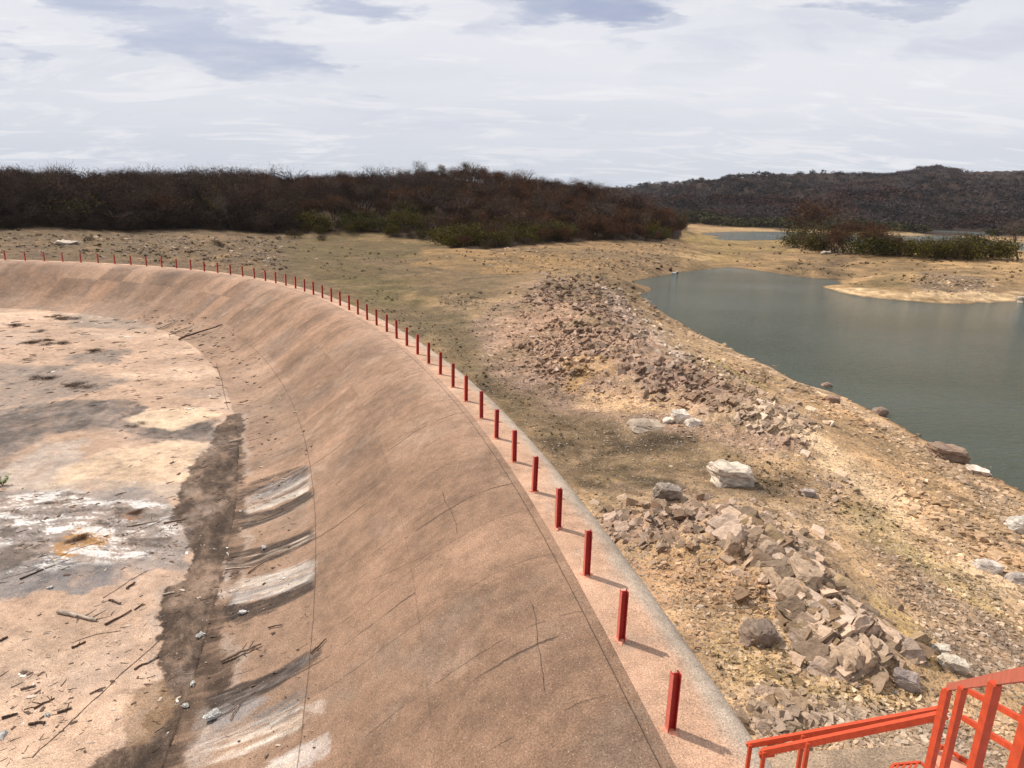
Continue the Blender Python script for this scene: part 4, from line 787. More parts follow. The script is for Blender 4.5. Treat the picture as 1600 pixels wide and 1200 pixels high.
RZ = [  # outline px, count, size px range, colours, strike-px vector or None, label, group
 ([(930,800),(1000,780),(1120,775),(1230,815),(1250,860),(1150,860),(1060,860),(965,860)], 950, (5, 34), (RG, RD, RB, RG, RP), None, 'brown grey angular rock in the rubble bank beside the dam crest', 'angular rocks in the bank beside the dam'),
 ([(1150,800),(1230,830),(1330,925),(1425,1025),(1350,1035),(1290,1050),(1240,1010),(1215,940),(1200,890),(1120,840)], 1700, (4, 50), (RG, RP, RG, (0.30,0.245,0.215), RP, RD, (0.20,0.16,0.14)), (290, 230), 'grey slab-like rock in the long tilted outcrop on the near bank', 'slabs of the long tilted outcrop'),
 ([(1140,1075),(1200,1070),(1270,1095),(1290,1130),(1210,1150),(1150,1140)], 330, (5, 34), (RG, RG, RD, RP), None, 'grey rock in the heap above the lower handrail', 'rocks heaped above the lower handrail'),
 ([(1020,870),(1200,880),(1220,1000),(1280,1060),(1430,1060),(1460,1110),(1290,1090),(1130,1060)], 1800, (2.5, 15), (RG, RP, RB, RW, RD), None, 'loose stone on the sandy near bank beside the dam', None),
 ([(860,430),(940,430),(1000,470),(1000,520),(940,500),(880,480),(800,470)], 1700, (2, 15), (RD, RG, RB, RD, RP), None, 'dark rock at the far crown of the rubble ridge', 'dark rocks at the far crown of the ridge'),
 ([(940,450),(960,452),(1020,500),(1090,550),(1180,590),(1150,605),(1050,560),(970,500)], 520, (3, 13), (RW, RP, RW, RG), None, 'pale rock on the light streak of the rubble ridge', None),
 ([(820,540),(870,500),(960,510),(1000,560),(940,560),(880,600),(830,580)], 1700, (2, 18), (RD, RB, RD, RG, RP), None, 'dark brown rock on the middle of the rubble ridge', 'dark rocks on the middle of the ridge'),
 ([(960,570),(1070,560),(1180,605),(1200,640),(1120,640),(1020,600)], 1700, (2.5, 23), (RD, RB, RG, RD, RG), None, 'dark jagged rock on the near half of the rubble ridge', 'jagged rocks on the near half of the ridge'),
 ([(1140,640),(1200,620),(1280,665),(1270,688),(1190,670)], 600, (4, 24), (RP, RG, RW, RG), None, 'pale grey rock at the near foot of the rubble ridge', 'pale rocks at the near foot of the ridge'),
 ([(760,470),(900,480),(900,560),(1000,620),(1150,680),(1080,680),(900,620),(760,560)], 2000, (2, 10), (RG, RP, RB, RW), None, 'small stone scattered over the ridge flank', None),
 ([(985,455),(1030,500),(1130,550),(1300,635),(1420,700),(1600,820),(1600,780),(1500,720),(1400,668),(1260,603),(1120,540),(1030,488),(1000,462)], 2600, (1.8, 13), (RD, RG, RB, RP), None, 'stone on the strip of shore beside the water', None),
 ([(1380,740),(1480,790),(1600,820),(1600,900),(1500,850),(1400,790)], 1300, (3, 20), (RG, RG, RP, RD, RG), None, 'flat grey stone in the scree on the right bank', 'flat stones in the scree on the right bank'),
 ([(1270,742),(1300,740),(1345,758),(1345,775),(1290,768)], 60, (6, 26), (RG, RP, RG), None, 'grey slab in the small broken outcrop above the near bank', 'slabs of the small broken outcrop'),
 ([(1490,870),(1560,880),(1600,930),(1600,960),(1500,900)], 110, (5, 26), (RG, RD, RP), None, 'grey stone in the cluster near the right edge of the bank', 'stones clustered near the right edge'),
 ([(1350,850),(1600,930),(1600,1060),(1520,1080),(1440,990)], 3200, (2.5, 12), (RG, RD, RP, RD, RW), None, 'small stone in the dark scree', None),
 ([(1290,1090),(1470,1100),(1600,1130),(1600,1200),(1170,1200),(1170,1160),(1290,1140)], 2600, (3, 15), (RG, RP, RW, RD, RG), None, 'stone in the gravel below the stairs', None),
 ([(1120,680),(1300,690),(1500,830),(1600,920),(1480,880),(1300,830),(1200,750)], 1800, (1.8, 10), (RP, RG, RB, RW), None, 'small stone on the sandy slope', None),
 ([(690,468),(730,462),(755,472),(745,486),(700,486)], 60, (3, 12), (RW, RP, RG), None, 'pale stone in the little heap on the green flat', 'stones of the little heap on the green flat'),
 ([(0,365),(440,370),(450,420),(250,405),(0,396)], 1100, (1.5, 9), (RG, RW, RP, RD), None, 'stone on the rough ground behind the far crest', None),
 ([(250,372),(300,368),(330,376),(320,386),(250,384)], 130, (2, 8), (RW, RP, RW), None, 'whitish stone on the hump behind the far crest', None),
 ([(400,390),(440,392),(450,405),(400,410)], 70, (3, 11), (RG, RD, RW), None, 'stone in the small heap behind the far crest', None),
 ([(780,385),(1060,380),(1060,420),(960,432),(760,425)], 1600, (1.5, 8), (RG, RP, RB, RW, RD), None, 'stone on the slope under the wood', None),
 ([(760,580),(900,610),(1060,670),(1200,760),(960,780),(860,700)], 300, (2, 8), (RP, RG, RW, RD), None, 'small stone on the dark mud flat', None),
 ([(450,400),(700,400),(800,560),(700,560),(520,450)], 330, (1.5, 5), (RP, RG, RW), None, 'small stone on the green flat', None),
 ([(1440,430),(1560,438),(1550,458),(1430,455)], 320, (2, 7), (RG, RW, RP), None, 'stone on the far spit', None),
]
FINE = [hull_rock(70 + k, pr, 18, 6) for k, pr in enumerate([(1, .7, .55), (1, .5, .4), (1, .8, .45), (.9, .75, .75), (.95, .85, .7), (1, .42, .32), (1, .7, .3)])]
for k, (V, F, C) in enumerate(FINE):                                  # weathered faces: erosion and bedding notches
    n = V / (np.linalg.norm(V, axis=1)[:, None] + 1e-6); q = V * 3.0 + k * 7
    e = 0.10 * fbm(q[:, 0] + q[:, 2], q[:, 1] - q[:, 2], 1.6, 5, 400 + k, .6) + 0.035 * fbm(q[:, 2] * 4, q[:, 0], 1.0, 3, 420 + k)
    if k == 4: V = V * (0.35 + 0.65 * 0.5 / (np.linalg.norm(V, axis=1)[:, None] + .05))
    FINE[k] = (V + n * e[:, None], F, C * (1 + 0.35 * np.clip(fbm(q[:, 0], q[:, 1] + q[:, 2], 1.2, 4, 440), -1, 1))[:, None])
RZ.append(([(1015,480),(1120,562),(1290,655),(1400,725),(1600,870),(1600,800),(1420,690),(1250,608),(1100,535)], 2200, (1.8, 10), (RG, RD, RP, RW, RB), None, 'small stone on the slope above the water', None))
SPECIAL = [ # px centre, width px, height ratio, depth ratio, colour, label, template, yaw
 (1138,741,62,.62,.8,(0.50,0.42,0.34),'large whitish boulder standing alone on the dark mud',0,0.5),
 (1040,770,44,.75,.6,(0.34,0.28,0.23),'pointed grey rock on the edge of the mud beside the rubble bank',3,0.2),
 (1062,650,40,.5,.6,(0.58,0.50,0.42),'pale tilted slab in the little group at the edge of the mud',1,1.0),
 (1046,656,22,.5,.8,(0.62,0.55,0.47),'small white stone left of the pale tilted slab',2,0.3),
 (1082,660,26,.45,.8,(0.50,0.42,0.35),'flat pale stone right of the pale tilted slab',6,0.3),
 (1008,662,60,.2,.8,(0.33,0.26,0.20),'low wide brown slab lying flush in the mud',6,0.1),
 (1182,988,50,.7,.9,(0.27,0.20,0.155),'round dark brown boulder left of the long outcrop',4,0.4),
 (1187,1006,16,.8,.8,(0.33,0.27,0.22),'small stone leaning below the round brown boulder',3,0.9),
 (1415,1062,36,.6,.6,(0.30,0.24,0.21),'dark purplish boulder below the tip of the outcrop',1,-0.8),
 (1486,1037,34,.6,.6,(0.54,0.46,0.37),'pointed white rock on the gravel above the stairs',3,-0.6),
 (1467,1013,26,.4,.7,(0.55,0.48,0.39),'small flat white stone on the gravel beyond the outcrop',2,0),
 (1477,708,46,.5,.8,(0.24,0.165,0.12),'big brown boulder with one foot in the water',0,0.1),
 (1528,735,30,.35,.8,(0.55,0.46,0.38),'long pale rock at the waterline right of the brown boulder',5,-0.3),
 (1592,822,34,.8,.8,(0.52,0.47,0.41),'rounded white boulder on the right edge of the bank',4,0),
 (1300,625,18,.7,.8,(0.25,0.17,0.13),'dark block on the shore halfway along the waterline',0,0.5),
 (1374,643,22,.6,.8,(0.30,0.22,0.17),'dark boulder on the shore nearer than the dark block',4,0.5),
 (1290,603,16,.7,.8,(0.27,0.19,0.15),'dark stone standing at the waterline',4,0.5),
 (103,378,28,.3,.8,(0.45,0.38,0.31),'flat pale boulder on the rough ground behind the far crest',2,0),
 (1290,395,14,.4,.8,(0.5,0.44,0.37),'pale boulder below the bushes of the far spit',2,0),
 (1590,905,30,.45,.7,(0.40,0.34,0.30),'broad grey slab near the right edge of the bank',6,-0.3),
 (1540,885,34,.4,.7,(0.42,0.36,0.31),'broad grey slab left of its twin on the right bank',6,-0.5),
 (1262,770,20,.6,.7,(0.36,0.29,0.25),'lone grey stone left of the small broken outcrop',0,0.3),
 (1600,470,20,.5,.7,(0.4,0.33,0.27),'low rock at the tip of the far beach',0,0.3),
]
def face_cam_yaw(px): return 0.0
def build_rocks():
    rng = np.random.default_rng(11); rows = []
    for zi, (poly, n, (lo, hi), cols, strike, label, group) in enumerate(RZ):
        q = rand_in(poly, n, rng); q = q + rng.normal(0, 1, q.shape) * (rng.random((len(q), 1)) < .55) * np.array((min(hi, 26) * .75 + 5, min(hi, 26) * .45 + 3)); P = hit(q); ok = np.isfinite(P[:, 0]); q, P = q[ok], P[ok]; n = len(P)
        dist = np.linalg.norm(P - np.array((0, 0, CAM_H)), axis=1)
        u = rng.random(n); spx = lo * (hi / lo) ** (u ** (3.0 if zi == 1 else 2.3 if hi > 20 else 1.7)); size = spx * dist / FPX * 0.76
        c = np.array([cols[k] for k in rng.integers(0, len(cols), n)]) * rng.uniform(.45, 1.5, (n, 1))
        yaw = None
        if strike is not None:
            A = hit([(q[:, 0].mean() - strike[0] / 2, q[:, 1].mean() - strike[1] / 2), (q[:, 0].mean() + strike[0] / 2, q[:, 1].mean() + strike[1] / 2)]); dd = A[1] - A[0]
            yaw = math.atan2(dd[1], dd[0]) + rng.normal(0, .18, n)
        if strike is None and zi in (0, 2, 5, 6, 7, 8, 12):
            A = hit([(q[:, 0].mean() - 60, q[:, 1].mean() - 45), (q[:, 0].mean() + 60, q[:, 1].mean() + 45)]); dd = A[1] - A[0]; yaw = math.atan2(dd[1], dd[0]) + rng.normal(0, .5, n)
        R = rot_mats(n, rng, 0.25 if zi > 8 else 0.33, yaw, 0.62 if yaw is not None else 0.0)
        gc = ground_colour(P[:, 0], P[:, 1], P[:, 2])[:, :3]; kk = 0.32 if zi in (0, 1, 2, 12) else 0.38 if zi in (4, 5, 6, 7, 8) else 0.6
        c = c * (1 - kk) + gc * rng.uniform(.7, 1.5, (n, 1)) * kk
        for i in range(n):
            if P[i, 2] < WATER_Z - 0.1: continue
            rows.append((spx[i], zi, P[i], size[i] * (1.15 if strike is not None else 1), c[i], R[i], q[i, 1], q[i, 0]))
    sd = crest_dist(np.array([r[2][0] for r in rows]), np.array([r[2][1] for r in rows])); rows = [r for r, s in zip(rows, sd) if s < -1.45 - r[3] * .4]
    elig = [r for r in rows if RZ[r[1]][6]]; elig.sort(key=lambda r: -r[0]); chosen = elig[:255]; cid = set(map(id, chosen)); rest = [r for r in rows if id(r) not in cid]
    cache = {}
    for r in chosen:
        k = int(rng.integers(0, len(BIGR))); ck = (k, int(rng.integers(0, 4)), r[1])
        if ck not in cache: cache[ck] = rock_mesh_of(BIGR[k], r[4])
        s = r[3]; lab, grp = RZ[r[1]][5], RZ[r[1]][6]; py = r[6]; px = r[7]
        if r[1] == 1:
            k3 = 0 if py < 880 else 1 if py < 965 else 2; lab = ('grey slab at the upper end of the long outcrop nearest the whitish boulder', 'grey slab in the middle stretch of the long tilted outcrop', 'grey slab at the lower tip of the long outcrop towards the stairs')[k3]; grp = ('slabs at the upper end of the long outcrop', 'slabs in the middle of the long outcrop', 'slabs at the lower tip of the long outcrop')[k3]
        if r[1] == 0:
            k3 = 0 if px < 1060 else 1; lab = ('brown grey angular rock in the half of the bank touching the dam', 'brown grey angular rock in the half of the bank below the whitish boulder')[k3]; grp = ('angular rocks of the bank touching the dam', 'angular rocks of the bank below the whitish boulder')[k3]
        o = link('rock', cache[ck], None, lab, 'rock', grp)
        o.matrix_world = Matrix.Translation(Vector(r[2]) + Vector((0, 0, -s * 0.06))) @ Matrix(r[5].tolist()).to_4x4() @ Matrix.Scale(s, 4)
    for (px, py, w, hr, dr, col, label, k, yaw) in SPECIAL:
        P = hit([(px, py + w * hr * 0.35)])[0]
        if not np.isfinite(P[0]): continue
        s = w * np.linalg.norm(P - np.array((0, 0, CAM_H))) / FPX; t = FINE[k]; V = t[0] / np.ptp(t[0], axis=0)
        o = link('boulder', make_mesh('boulder', V * np.array((1, dr, hr)) , t[1], M['rock'], t[2] * np.array(col)), None, label, 'boulder')
        o.location = (P[0], P[1], P[2] + s * hr * (0.30 if hr > .3 else 0.05)); o.scale = (s, s, s); o.rotation_euler = (0.1, 0.12, yaw * 0.5)
    groups = [('rubble', [z for z in range(len(RZ)) if z in (0, 1, 2, 4, 5, 6, 7, 8)], 'broken grey and brown rubble of the two rocky ridges'), ('shore_stones', [10, 11, 12, 13], 'flat stones strewn along the right bank and the waterline'),
              ('gravel', [3, 9, 14, 15, 16], 'loose gravel over the near bank'), ('scattered_stones', [17, 18, 19, 20, 21, 22, 23, 24, 25], 'small stones scattered over the flats and the far slopes')]
    for name, zs, label in groups:
        rr = [r for r in rest if r[1] in zs]; n = len(rr); T = np.array([r[2] for r in rr]); S = np.array([r[3] for r in rr]); T[:, 2] -= S * 0.03
        V, F, C = merge(ROCKS, rng.integers(0, len(ROCKS), n), np.array([r[5] for r in rr]) * S[:, None, None], T, np.array([r[4] for r in rr]))
        link(name, make_mesh(name, V, F, M['rock'], C), None, label, 'stones', kind='stuff')
build_rocks()

# ------------------------------------------------------------------ trees
def tube(P, Q, r0, r1, n=5):
    P, Q = np.asarray(P, float), np.asarray(Q, float); d = Q - P; d /= np.linalg.norm(d) + 1e-9; a = np.cross(d, (0.3, 0.9, 0.2)); a /= np.linalg.norm(a); b = np.cross(d, a)
    an = np.arange(n) * 2 * np.pi / n; ring = np.cos(an)[:, None] * a + np.sin(an)[:, None] * b
    V = np.vstack([P + ring * r0, Q + ring * r1]); i = np.arange(n); j = (i + 1) % n
    return V, np.vstack([np.c_[i, j, j + n], np.c_[i, j + n, i + n]])
def join(parts):
    V, F, off = [], [], 0
    for v, f in parts: V.append(v); F.append(f + off); off += len(v)
    return np.vstack(V), np.vstack(F)
def tree_tpl(seed, h, spread, ntw, col, col2, leafy, dense_low=False, tw=0.03):
    """returns trunk (V,F) and crown (V,F,C); unit metres"""
    rng = np.random.default_rng(seed); parts = []; tips = []
    nst = int(rng.integers(1, 4)); 
    for s in range(nst):
        p = np.array((rng.normal(0, .12), rng.normal(0, .12), -0.2)); d = np.array((rng.normal(0, .28), rng.normal(0, .28), 1.0)); d /= np.linalg.norm(d)
        L = h * rng.uniform(.22, .38); q = p + d * L; parts.append(tube(p, q, 0.022 * h, 0.015 * h, 6))
        lv = [(q, d, 0.014 * h)]
        for depth in range(3):
            nx = []
            for (a, dd, r) in lv:
                for k in range(int(rng.integers(2, 4))):
                    e = dd + rng.normal(0, .55, 3) * (1, 1, .5); e[2] = abs(e[2]) * .6 + .22; e[:2] *= spread; e /= np.linalg.norm(e)
                    ln = h * rng.uniform(.14, .24) * (1 - .15 * depth); b = a + e * ln; parts.append(tube(a, b, r, r * .55, 4)); nx.append((b, e, r * .55)); tips.append((b, e)); tips.append(((a + b) / 2, e))
            lv = nx
    tp = np.array([t[0] for t in tips]); td = np.array([t[1] for t in tips])
    zc = tp[:, 2].max(); sc = h / zc
    k = rng.integers(0, len(tp), ntw); c = tp[k] + rng.normal(0, .075 * h, (ntw, 3)) * (1.1, 1.1, .8)
    if dense_low: c[:, 2] *= rng.uniform(.03, 1.0, ntw) ** .7; c[:, :2] *= 1.2
    d = td[k] + rng.normal(0, .7, (ntw, 3)); d /= np.linalg.norm(d, axis=1)[:, None]; sd = rng.normal(size=(ntw, 3)); sd -= (sd * d).sum(1)[:, None] * d; sd /= np.linalg.norm(sd, axis=1)[:, None]
    c[:, 2] = np.maximum(c[:, 2], .08); L = rng.uniform(.35, 1.0, ntw)[:, None] * (0.13 if not leafy else 0.07) * h; W = rng.uniform(.5, 1.3, ntw)[:, None] * (tw if not leafy else 0.035 * h)
    V = np.stack([c - sd * W / 2, c + sd * W / 2, c + d * L + sd * W * (0.4 if leafy else 0.1)], 1)
    if leafy: pass
    V = V.reshape(-1, 3); V[:, 2] = np.maximum(V[:, 2], 0.05); F = np.arange(ntw * 3).reshape(-1, 3)
    f = rng.random(ntw)[:, None]; C = np.array(col) * (1 - f) + np.array(col2) * f; C = C * rng.uniform(.6, 1.4, (ntw, 1)); C = np.repeat(C, 3, axis=0)
    TV, TF = join(parts); TV = TV * sc; V = V * sc
    return (TV, TF), (V, F, C)
BR1, BR2, RU, OL1, OL2, GN = (0.055, 0.034, 0.023), (0.088, 0.058, 0.041), (0.100, 0.044, 0.017), (0.060, 0.049, 0.010), (0.095, 0.076, 0.014), (0.050, 0.060, 0.010)
KINDS = {}
def add_kind(name, n, h, spread, ntw, c1, c2, leafy, low=False, tw=0.03): KINDS[name] = [tree_tpl(1000 + 50 * len(KINDS) + i, h, spread, ntw, c1, c2, leafy, low, tw) for i in range(n)]
add_kind('bare', 5, 6.0, 1.0, 1500, BR1, BR2, False, tw=0.055)
add_kind('rusty', 3, 5.0, 1.1, 1500, RU, BR1, False, tw=0.07)
add_kind('olive', 3, 4.6, 1.2, 1500, OL1, OL2, True, True)
add_kind('green', 2, 4.4, 1.2, 1600, GN, OL1, True, True)
add_kind('bush', 3, 2.4, 1.5, 1100, OL1, BR1, True, True)
add_kind('dusk', 3, 4.6, 1.25, 1900, (0.032, 0.021, 0.014), (0.05, 0.032, 0.021), False, True, 0.09)
add_kind('scrub', 3, 2.3, 1.5, 1300, (0.045, 0.033, 0.016), (0.075, 0.05, 0.026), True, True)
add_kind('thin', 3, 7.0, 1.0, 620, (0.13, 0.105, 0.085), BR2, False, tw=0.04)
TREE_ME = {}
def tree_mesh(kind, i):
    if (kind, i) not in TREE_ME:
        (TV, TF), (V, F, C) = KINDS[kind][i]
        TREE_ME[kind, i] = (make_mesh('trunk', TV, TF, M['bark'], None, True), make_mesh('crown', V, F, M['twig'], C))
    return TREE_ME[kind, i]
def place_tree(name, kind, i, x, y, s, label, cat, group, sz=1.0):
    tm, cm = tree_mesh(kind, i); z = float(ground_at(x, y)); e = empty(name, (x, y, z - 0.05), label, cat, group, random.uniform(0, 6.28)); e.scale = (s, s, s * sz)
    link('trunk', tm, e); link('crown', cm, e); return e
STANDS = [  # name by place: (x range px, label, group) for individually built woodland edge trees
 (-9999, 140, 'dark leafless tree at the front of the tall wood at the far left edge', 'trees at the front of the wood at the far left'), (140, 280, 'dark leafless tree at the front of the tall wood behind the stony hump', 'trees at the front of the wood behind the stony hump'),
 (280, 420, 'dark leafless tree at the front of the wood beside the green flat', 'trees at the front of the wood beside the green flat'),
 (420, 700, 'brown scrubby tree at the foot of the wooded hill behind the green flat', 'trees at the foot of the hill behind the green flat'),
 (700, 900, 'reddish brown tree low on the wooded hill behind the rubble ridge', 'trees low on the hill behind the rubble ridge'),
 (900, 1100, 'brown tree on the end of the wooded hill above the lake corner', 'trees on the end of the hill above the lake corner')]
OLAB = ['olive green bush at the far left edge of the tall wood', 'olive green bush in the tall wood behind the stony hump', 'olive green bush in the tall wood where it meets the green flat', 'olive green bush at the foot of the wooded hill behind the green flat', 'olive green bush low on the wooded hill behind the rubble ridge', 'olive green bush on the end of the wooded hill above the lake corner']
def build_wood():
    rng = np.random.default_rng(21); rows = []
    N = 5200; a = rng.uniform(math.radians(-46), _ta[-1] - 0.004, N); line = np.interp(a, _ta, _tr)
    r = np.sqrt(rng.uniform((line + 1) ** 2, (line + 130) ** 2)); x = r * np.sin(a); y = r * np.cos(a)
    # reject where too close
    keep = []; cell = {}
    order = np.argsort(r)
    for i in order:
        if forest_mask(np.array([x[i]]), np.array([y[i]]))[0] < 0.5: continue
        mn = 1.55 + 0.012 * (r[i] - line[i]); k = (int(x[i] // 3), int(y[i] // 3)); bad = False
        for dx in (-1, 0, 1):
            for dy in (-1, 0, 1):
                for j in cell.get((k[0] + dx, k[1] + dy), ()):
                    if (x[i] - x[j]) ** 2 + (y[i] - y[j]) ** 2 < mn * mn: bad = True
        if bad: continue
        cell.setdefault(k, []).append(i); keep.append(i)
    # extra skyline trees along the ridge
    ncount = 0; idxs = []; Ms = []; Ts = []; Cs = []; flat = []; tmap = {}
    for kk, lst in KINDS.items():
        for q, ((TV, TF), (V, F, C)) in enumerate(lst):
            sub = slice(0, len(F) // 2 * 3) if True else None; m = len(F) * 55 // 100
            tv = np.vstack([TV, V[:m * 3]]); tf = np.vstack([TF, F[:m] + len(TV)]); tc = np.vstack([np.tile((0.08, 0.06, 0.05), (len(TV), 1)), C[:m * 3]])
            tmap[kk, q] = len(flat); flat.append((tv, tf, tc))
    patchn = fbm(x, y, 22, 3, 63)
    for c, i in enumerate(keep):
        dr = r[i] - line[i]; px = 800 + 1087 * math.tan(a[i]); u = rng.random(); edge = dr < 16
        g = patchn[i]
        if px < 440: kind = ('dusk' if u < .7 else 'scrub') if dr < 7 else ('dusk' if u < .35 else 'bare' if u < .9 else ('olive' if g > 0 else 'rusty'))
        elif dr < 6: kind = 'scrub' if u < .35 else ('olive' if g > -0.1 else 'rusty') if u < .8 else 'bush'
        elif dr < 26: kind = ('olive' if g > -0.25 else 'rusty') if u < .58 else ('bush' if u < .75 else ('green' if u < .83 else 'bare'))
        else: kind = 'bare' if u < (.62 if px < 600 else .42) else ('rusty' if u < .84 else ('olive' if g > -0.1 else 'rusty'))
        n = len(KINDS[kind]); q = int(rng.integers(0, n)); s = rng.uniform(.62, 1.12) * (1.18 if px < 420 else 0.88)
        if edge and kind != 'bare' and dr < 5: s *= 0.75
        if rng.random() < .05 and not edge: kind = 'thin'; n = 3; q = int(rng.integers(0, 3)); s = rng.uniform(.8, 1.1)
        if ncount < 236 and dr < 13:
            st = 0 if px < 140 else 1 if px < 280 else 2 if px < 420 else 3 if px < 700 else 4 if px < 900 else 5
            gr = kind in ('olive', 'green', 'bush'); lab = OLAB[st] if gr else STANDS[st][2]; grp = (STANDS[st][3].replace('trees', 'olive bushes') if gr else STANDS[st][3])
            place_tree('bush' if gr else 'tree', kind, q, x[i], y[i], s, lab, 'bush' if gr else 'tree', grp); ncount += 1
        else:
            idxs.append(tmap[kind, q]); yaw = rng.uniform(0, 6.28); Ms.append(np.array([[math.cos(yaw), -math.sin(yaw), 0], [math.sin(yaw), math.cos(yaw), 0], [0, 0, 1]]) * s); Ts.append((x[i], y[i], float(ground_at(x[i], y[i])) - .05))
            Cs.append(np.ones(3) * rng.uniform(.45, 1.6) * (np.array((1.1, .95, .9)) if patchn[i] > 0 else 1))
    V, F, C = merge(flat, np.array(idxs), np.array(Ms), np.array(Ts), np.array(Cs))
    link('wood', make_mesh('wood', V, F, M['twig'], C), None, 'dense dry brown wood covering the hill behind the dam', 'wood', kind='stuff')
    print('wood trees', len(keep), 'single', ncount, 'faces', len(F))
build_wood()
def build_far_wood():
    rng = np.random.default_rng(31); N = 62000
    a = rng.uniform(math.radians(-46), math.radians(45), N); r = np.exp(rng.uniform(math.log(450), math.log(1300), N)); r[N - 2500:] = rng.uniform(1500, 1760, 2500); a[N - 2500:] = rng.uniform(math.radians(20), math.radians(40), 2500)
    x = r * np.sin(a); y = r * np.cos(a); z = ground_at(x, y); px = 800 + 1087 * np.tan(a)
    ok = (z > WATER_Z + 1.0) & (px > 900) & (r + 25 * fbm(x, y, 40, 3, 54) > 450); x, y, z, r = x[ok], y[ok], z[ok], r[ok]; n = len(x)
    tp = []
    for s in range(6):
        g = np.random.default_rng(500 + s); m = 26; c = g.normal(size=(m, 3)); c /= np.linalg.norm(c, axis=1)[:, None]; c *= g.uniform(.45, 1.0, (m, 1)) * np.array((2.8, 2.8, 2.0)); c[:, 2] = np.abs(c[:, 2]) * 1.2 + 1.2
        V = (c[:, None] + g.normal(0, .62, (m, 3, 3))).reshape(-1, 3); C = np.repeat(g.uniform(.6, 1.4, (m, 1)) * np.ones((m, 3)), 3, 0); tp.append((V, np.arange(3 * m).reshape(-1, 3), C))
    s = rng.uniform(.7, 1.5, n) * (r / 800) ** .35
    low = (r < 560 + 30 * fbm(x, y, 50, 3, 55)); g = fbm(x, y, 60, 4, 56)
    col = np.where(low[:, None], np.array((0.045, 0.040, 0.018)), np.array((0.050, 0.038, 0.033))) * rng.uniform(.65, 1.35, (n, 1)); col = col * np.where((g > 0.2)[:, None] & ~low[:, None], np.array((1.25, .95, .82)), 1) * (1 + 0.35 * np.clip(fbm(x, y, 25, 3, 58), -1, 1))[:, None]
    yaw = rng.uniform(0, 6.28, n); R = np.stack([np.cos(yaw), -np.sin(yaw), 0 * yaw, np.sin(yaw), np.cos(yaw), 0 * yaw, 0 * yaw, 0 * yaw, 1 + 0 * yaw], 1).reshape(-1, 3, 3) * s[:, None, None]
    V, F, C = merge(tp, rng.integers(0, 6, n), R, np.c_[x, y, z], col)
    link('far_woodland', make_mesh('far_woodland', V, F, M['twig'], C), None, 'brown scrub covering the distant hills beyond the lake', 'woodland', kind='stuff')
build_far_wood()
# named trees and bushes away from the main wood
FT = [  # px, py (foot), kind, height px, label, group, name
 (1283,372,'rusty',50,'tall orange brown tree rising above the bushes of the far spit',None,'tree'),
 (1296,372,'thin',40,'bare grey limbed tree beside the orange one on the far spit',None,'tree'),
 (1262,380,'olive',34,'dark green bush at the left end of the far spit thicket',None,'bush'),
 (685,318,'green',22,'single bright green tree halfway up the wooded hill',None,'tree'),
 (1592,402,'thin',46,'bare dark tree at the right edge of the far spit',None,'tree'),
 (352,300,'thin',44,'tall spreading leafless tree standing above the left wood',None,'tree'),
 (405,305,'bare',42,'round topped leafless tree right of the tall spreading one',None,'tree'),
 (125,300,'olive',40,'broad olive crowned tree on the skyline of the left wood',None,'tree'),
 (1333,380,'bush',14,'low bush',None,'bush'),
]
def ridge_hit(px, r):
    a = math.atan((px - 800) / 1087); return r * math.sin(a), r * math.cos(a)
for (px, py, kind, hp, label, grp, nm) in FT[:-1]:
    if py in (318,): x, y = ridge_hit(px, 205)
    elif py in (300, 305): x, y = ridge_hit(px, 168)
    else: P = hit([(px, py + 4)])[0]; x, y = P[0], P[1]
    if not math.isfinite(x): x, y = ridge_hit(px, 170)
    hgt = hp * math.hypot(x, y) / FPX; base = {'rusty': 5, 'thin': 7, 'olive': 4.6, 'green': 4.4, 'bare': 6, 'bush': 2.4}[kind]
    place_tree(nm, kind, 0, x, y, hgt / base, label, nm, grp)
rb = np.random.default_rng(77)
for px, py, hp in [(1245,388,24),(1258,390,26),(1272,392,30),(1288,394,30),(1303,395,34),(1318,396,32),(1333,397,34),(1350,398,32),(1366,398,30),(1380,399,26),(1340,385,30),(1310,384,32),(1362,386,28)]:
    P = hit([(px, py)])[0]
    if np.isfinite(P[0]):
        k = ['olive', 'rusty', 'olive', 'bush', 'green'][rb.integers(0, 5)]; base = {'rusty': 5, 'olive': 4.6, 'green': 4.4, 'bush': 2.4}[k]
        place_tree('bush', k, 0, P[0], P[1], hp * math.hypot(P[0], P[1]) / FPX / base, 'dark rusty and green bush in the tall left half of the far spit thicket', 'bush', 'bushes in the left half of the spit thicket')
for px, py, hp in [(1395,398,22),(1408,400,24),(1422,401,22),(1436,402,25),(1450,403,27),(1464,403,26),(1478,404,27),(1492,404,26),(1506,405,28),(1520,405,30),(1534,404,34),(1548,403,30),(1560,401,24),(1415,392,20),(1470,394,22),(1525,394,24)]:
    P = hit([(px, py)])[0]
    if np.isfinite(P[0]):
        k = ['olive', 'bush', 'green', 'olive'][rb.integers(0, 4)]; base = {'rusty': 5, 'olive': 4.6, 'green': 4.4, 'bush': 2.4}[k]
        place_tree('bush', k, int(rb.integers(0, 2)), P[0], P[1], hp * math.hypot(P[0], P[1]) / FPX / base, 'low olive bush in the long right half of the far spit thicket', 'bush', 'bushes in the right half of the spit thicket')
for px, py, hp, lab in [(462,372,16,'small olive shrub standing clear of the wood behind the far crest'), (505,376,13,'small round shrub right of the olive shrub behind the green flat'), (345,384,12,'low dry shrub on the rough ground behind the far crest'), (138,376,8,'tiny dry shrub on the rough ground far left')]:
    P = hit([(px, py)])[0]; place_tree('shrub', 'bush', 1, P[0], P[1], hp * math.hypot(P[0], P[1]) / FPX / 2.4, lab, 'shrub', None)

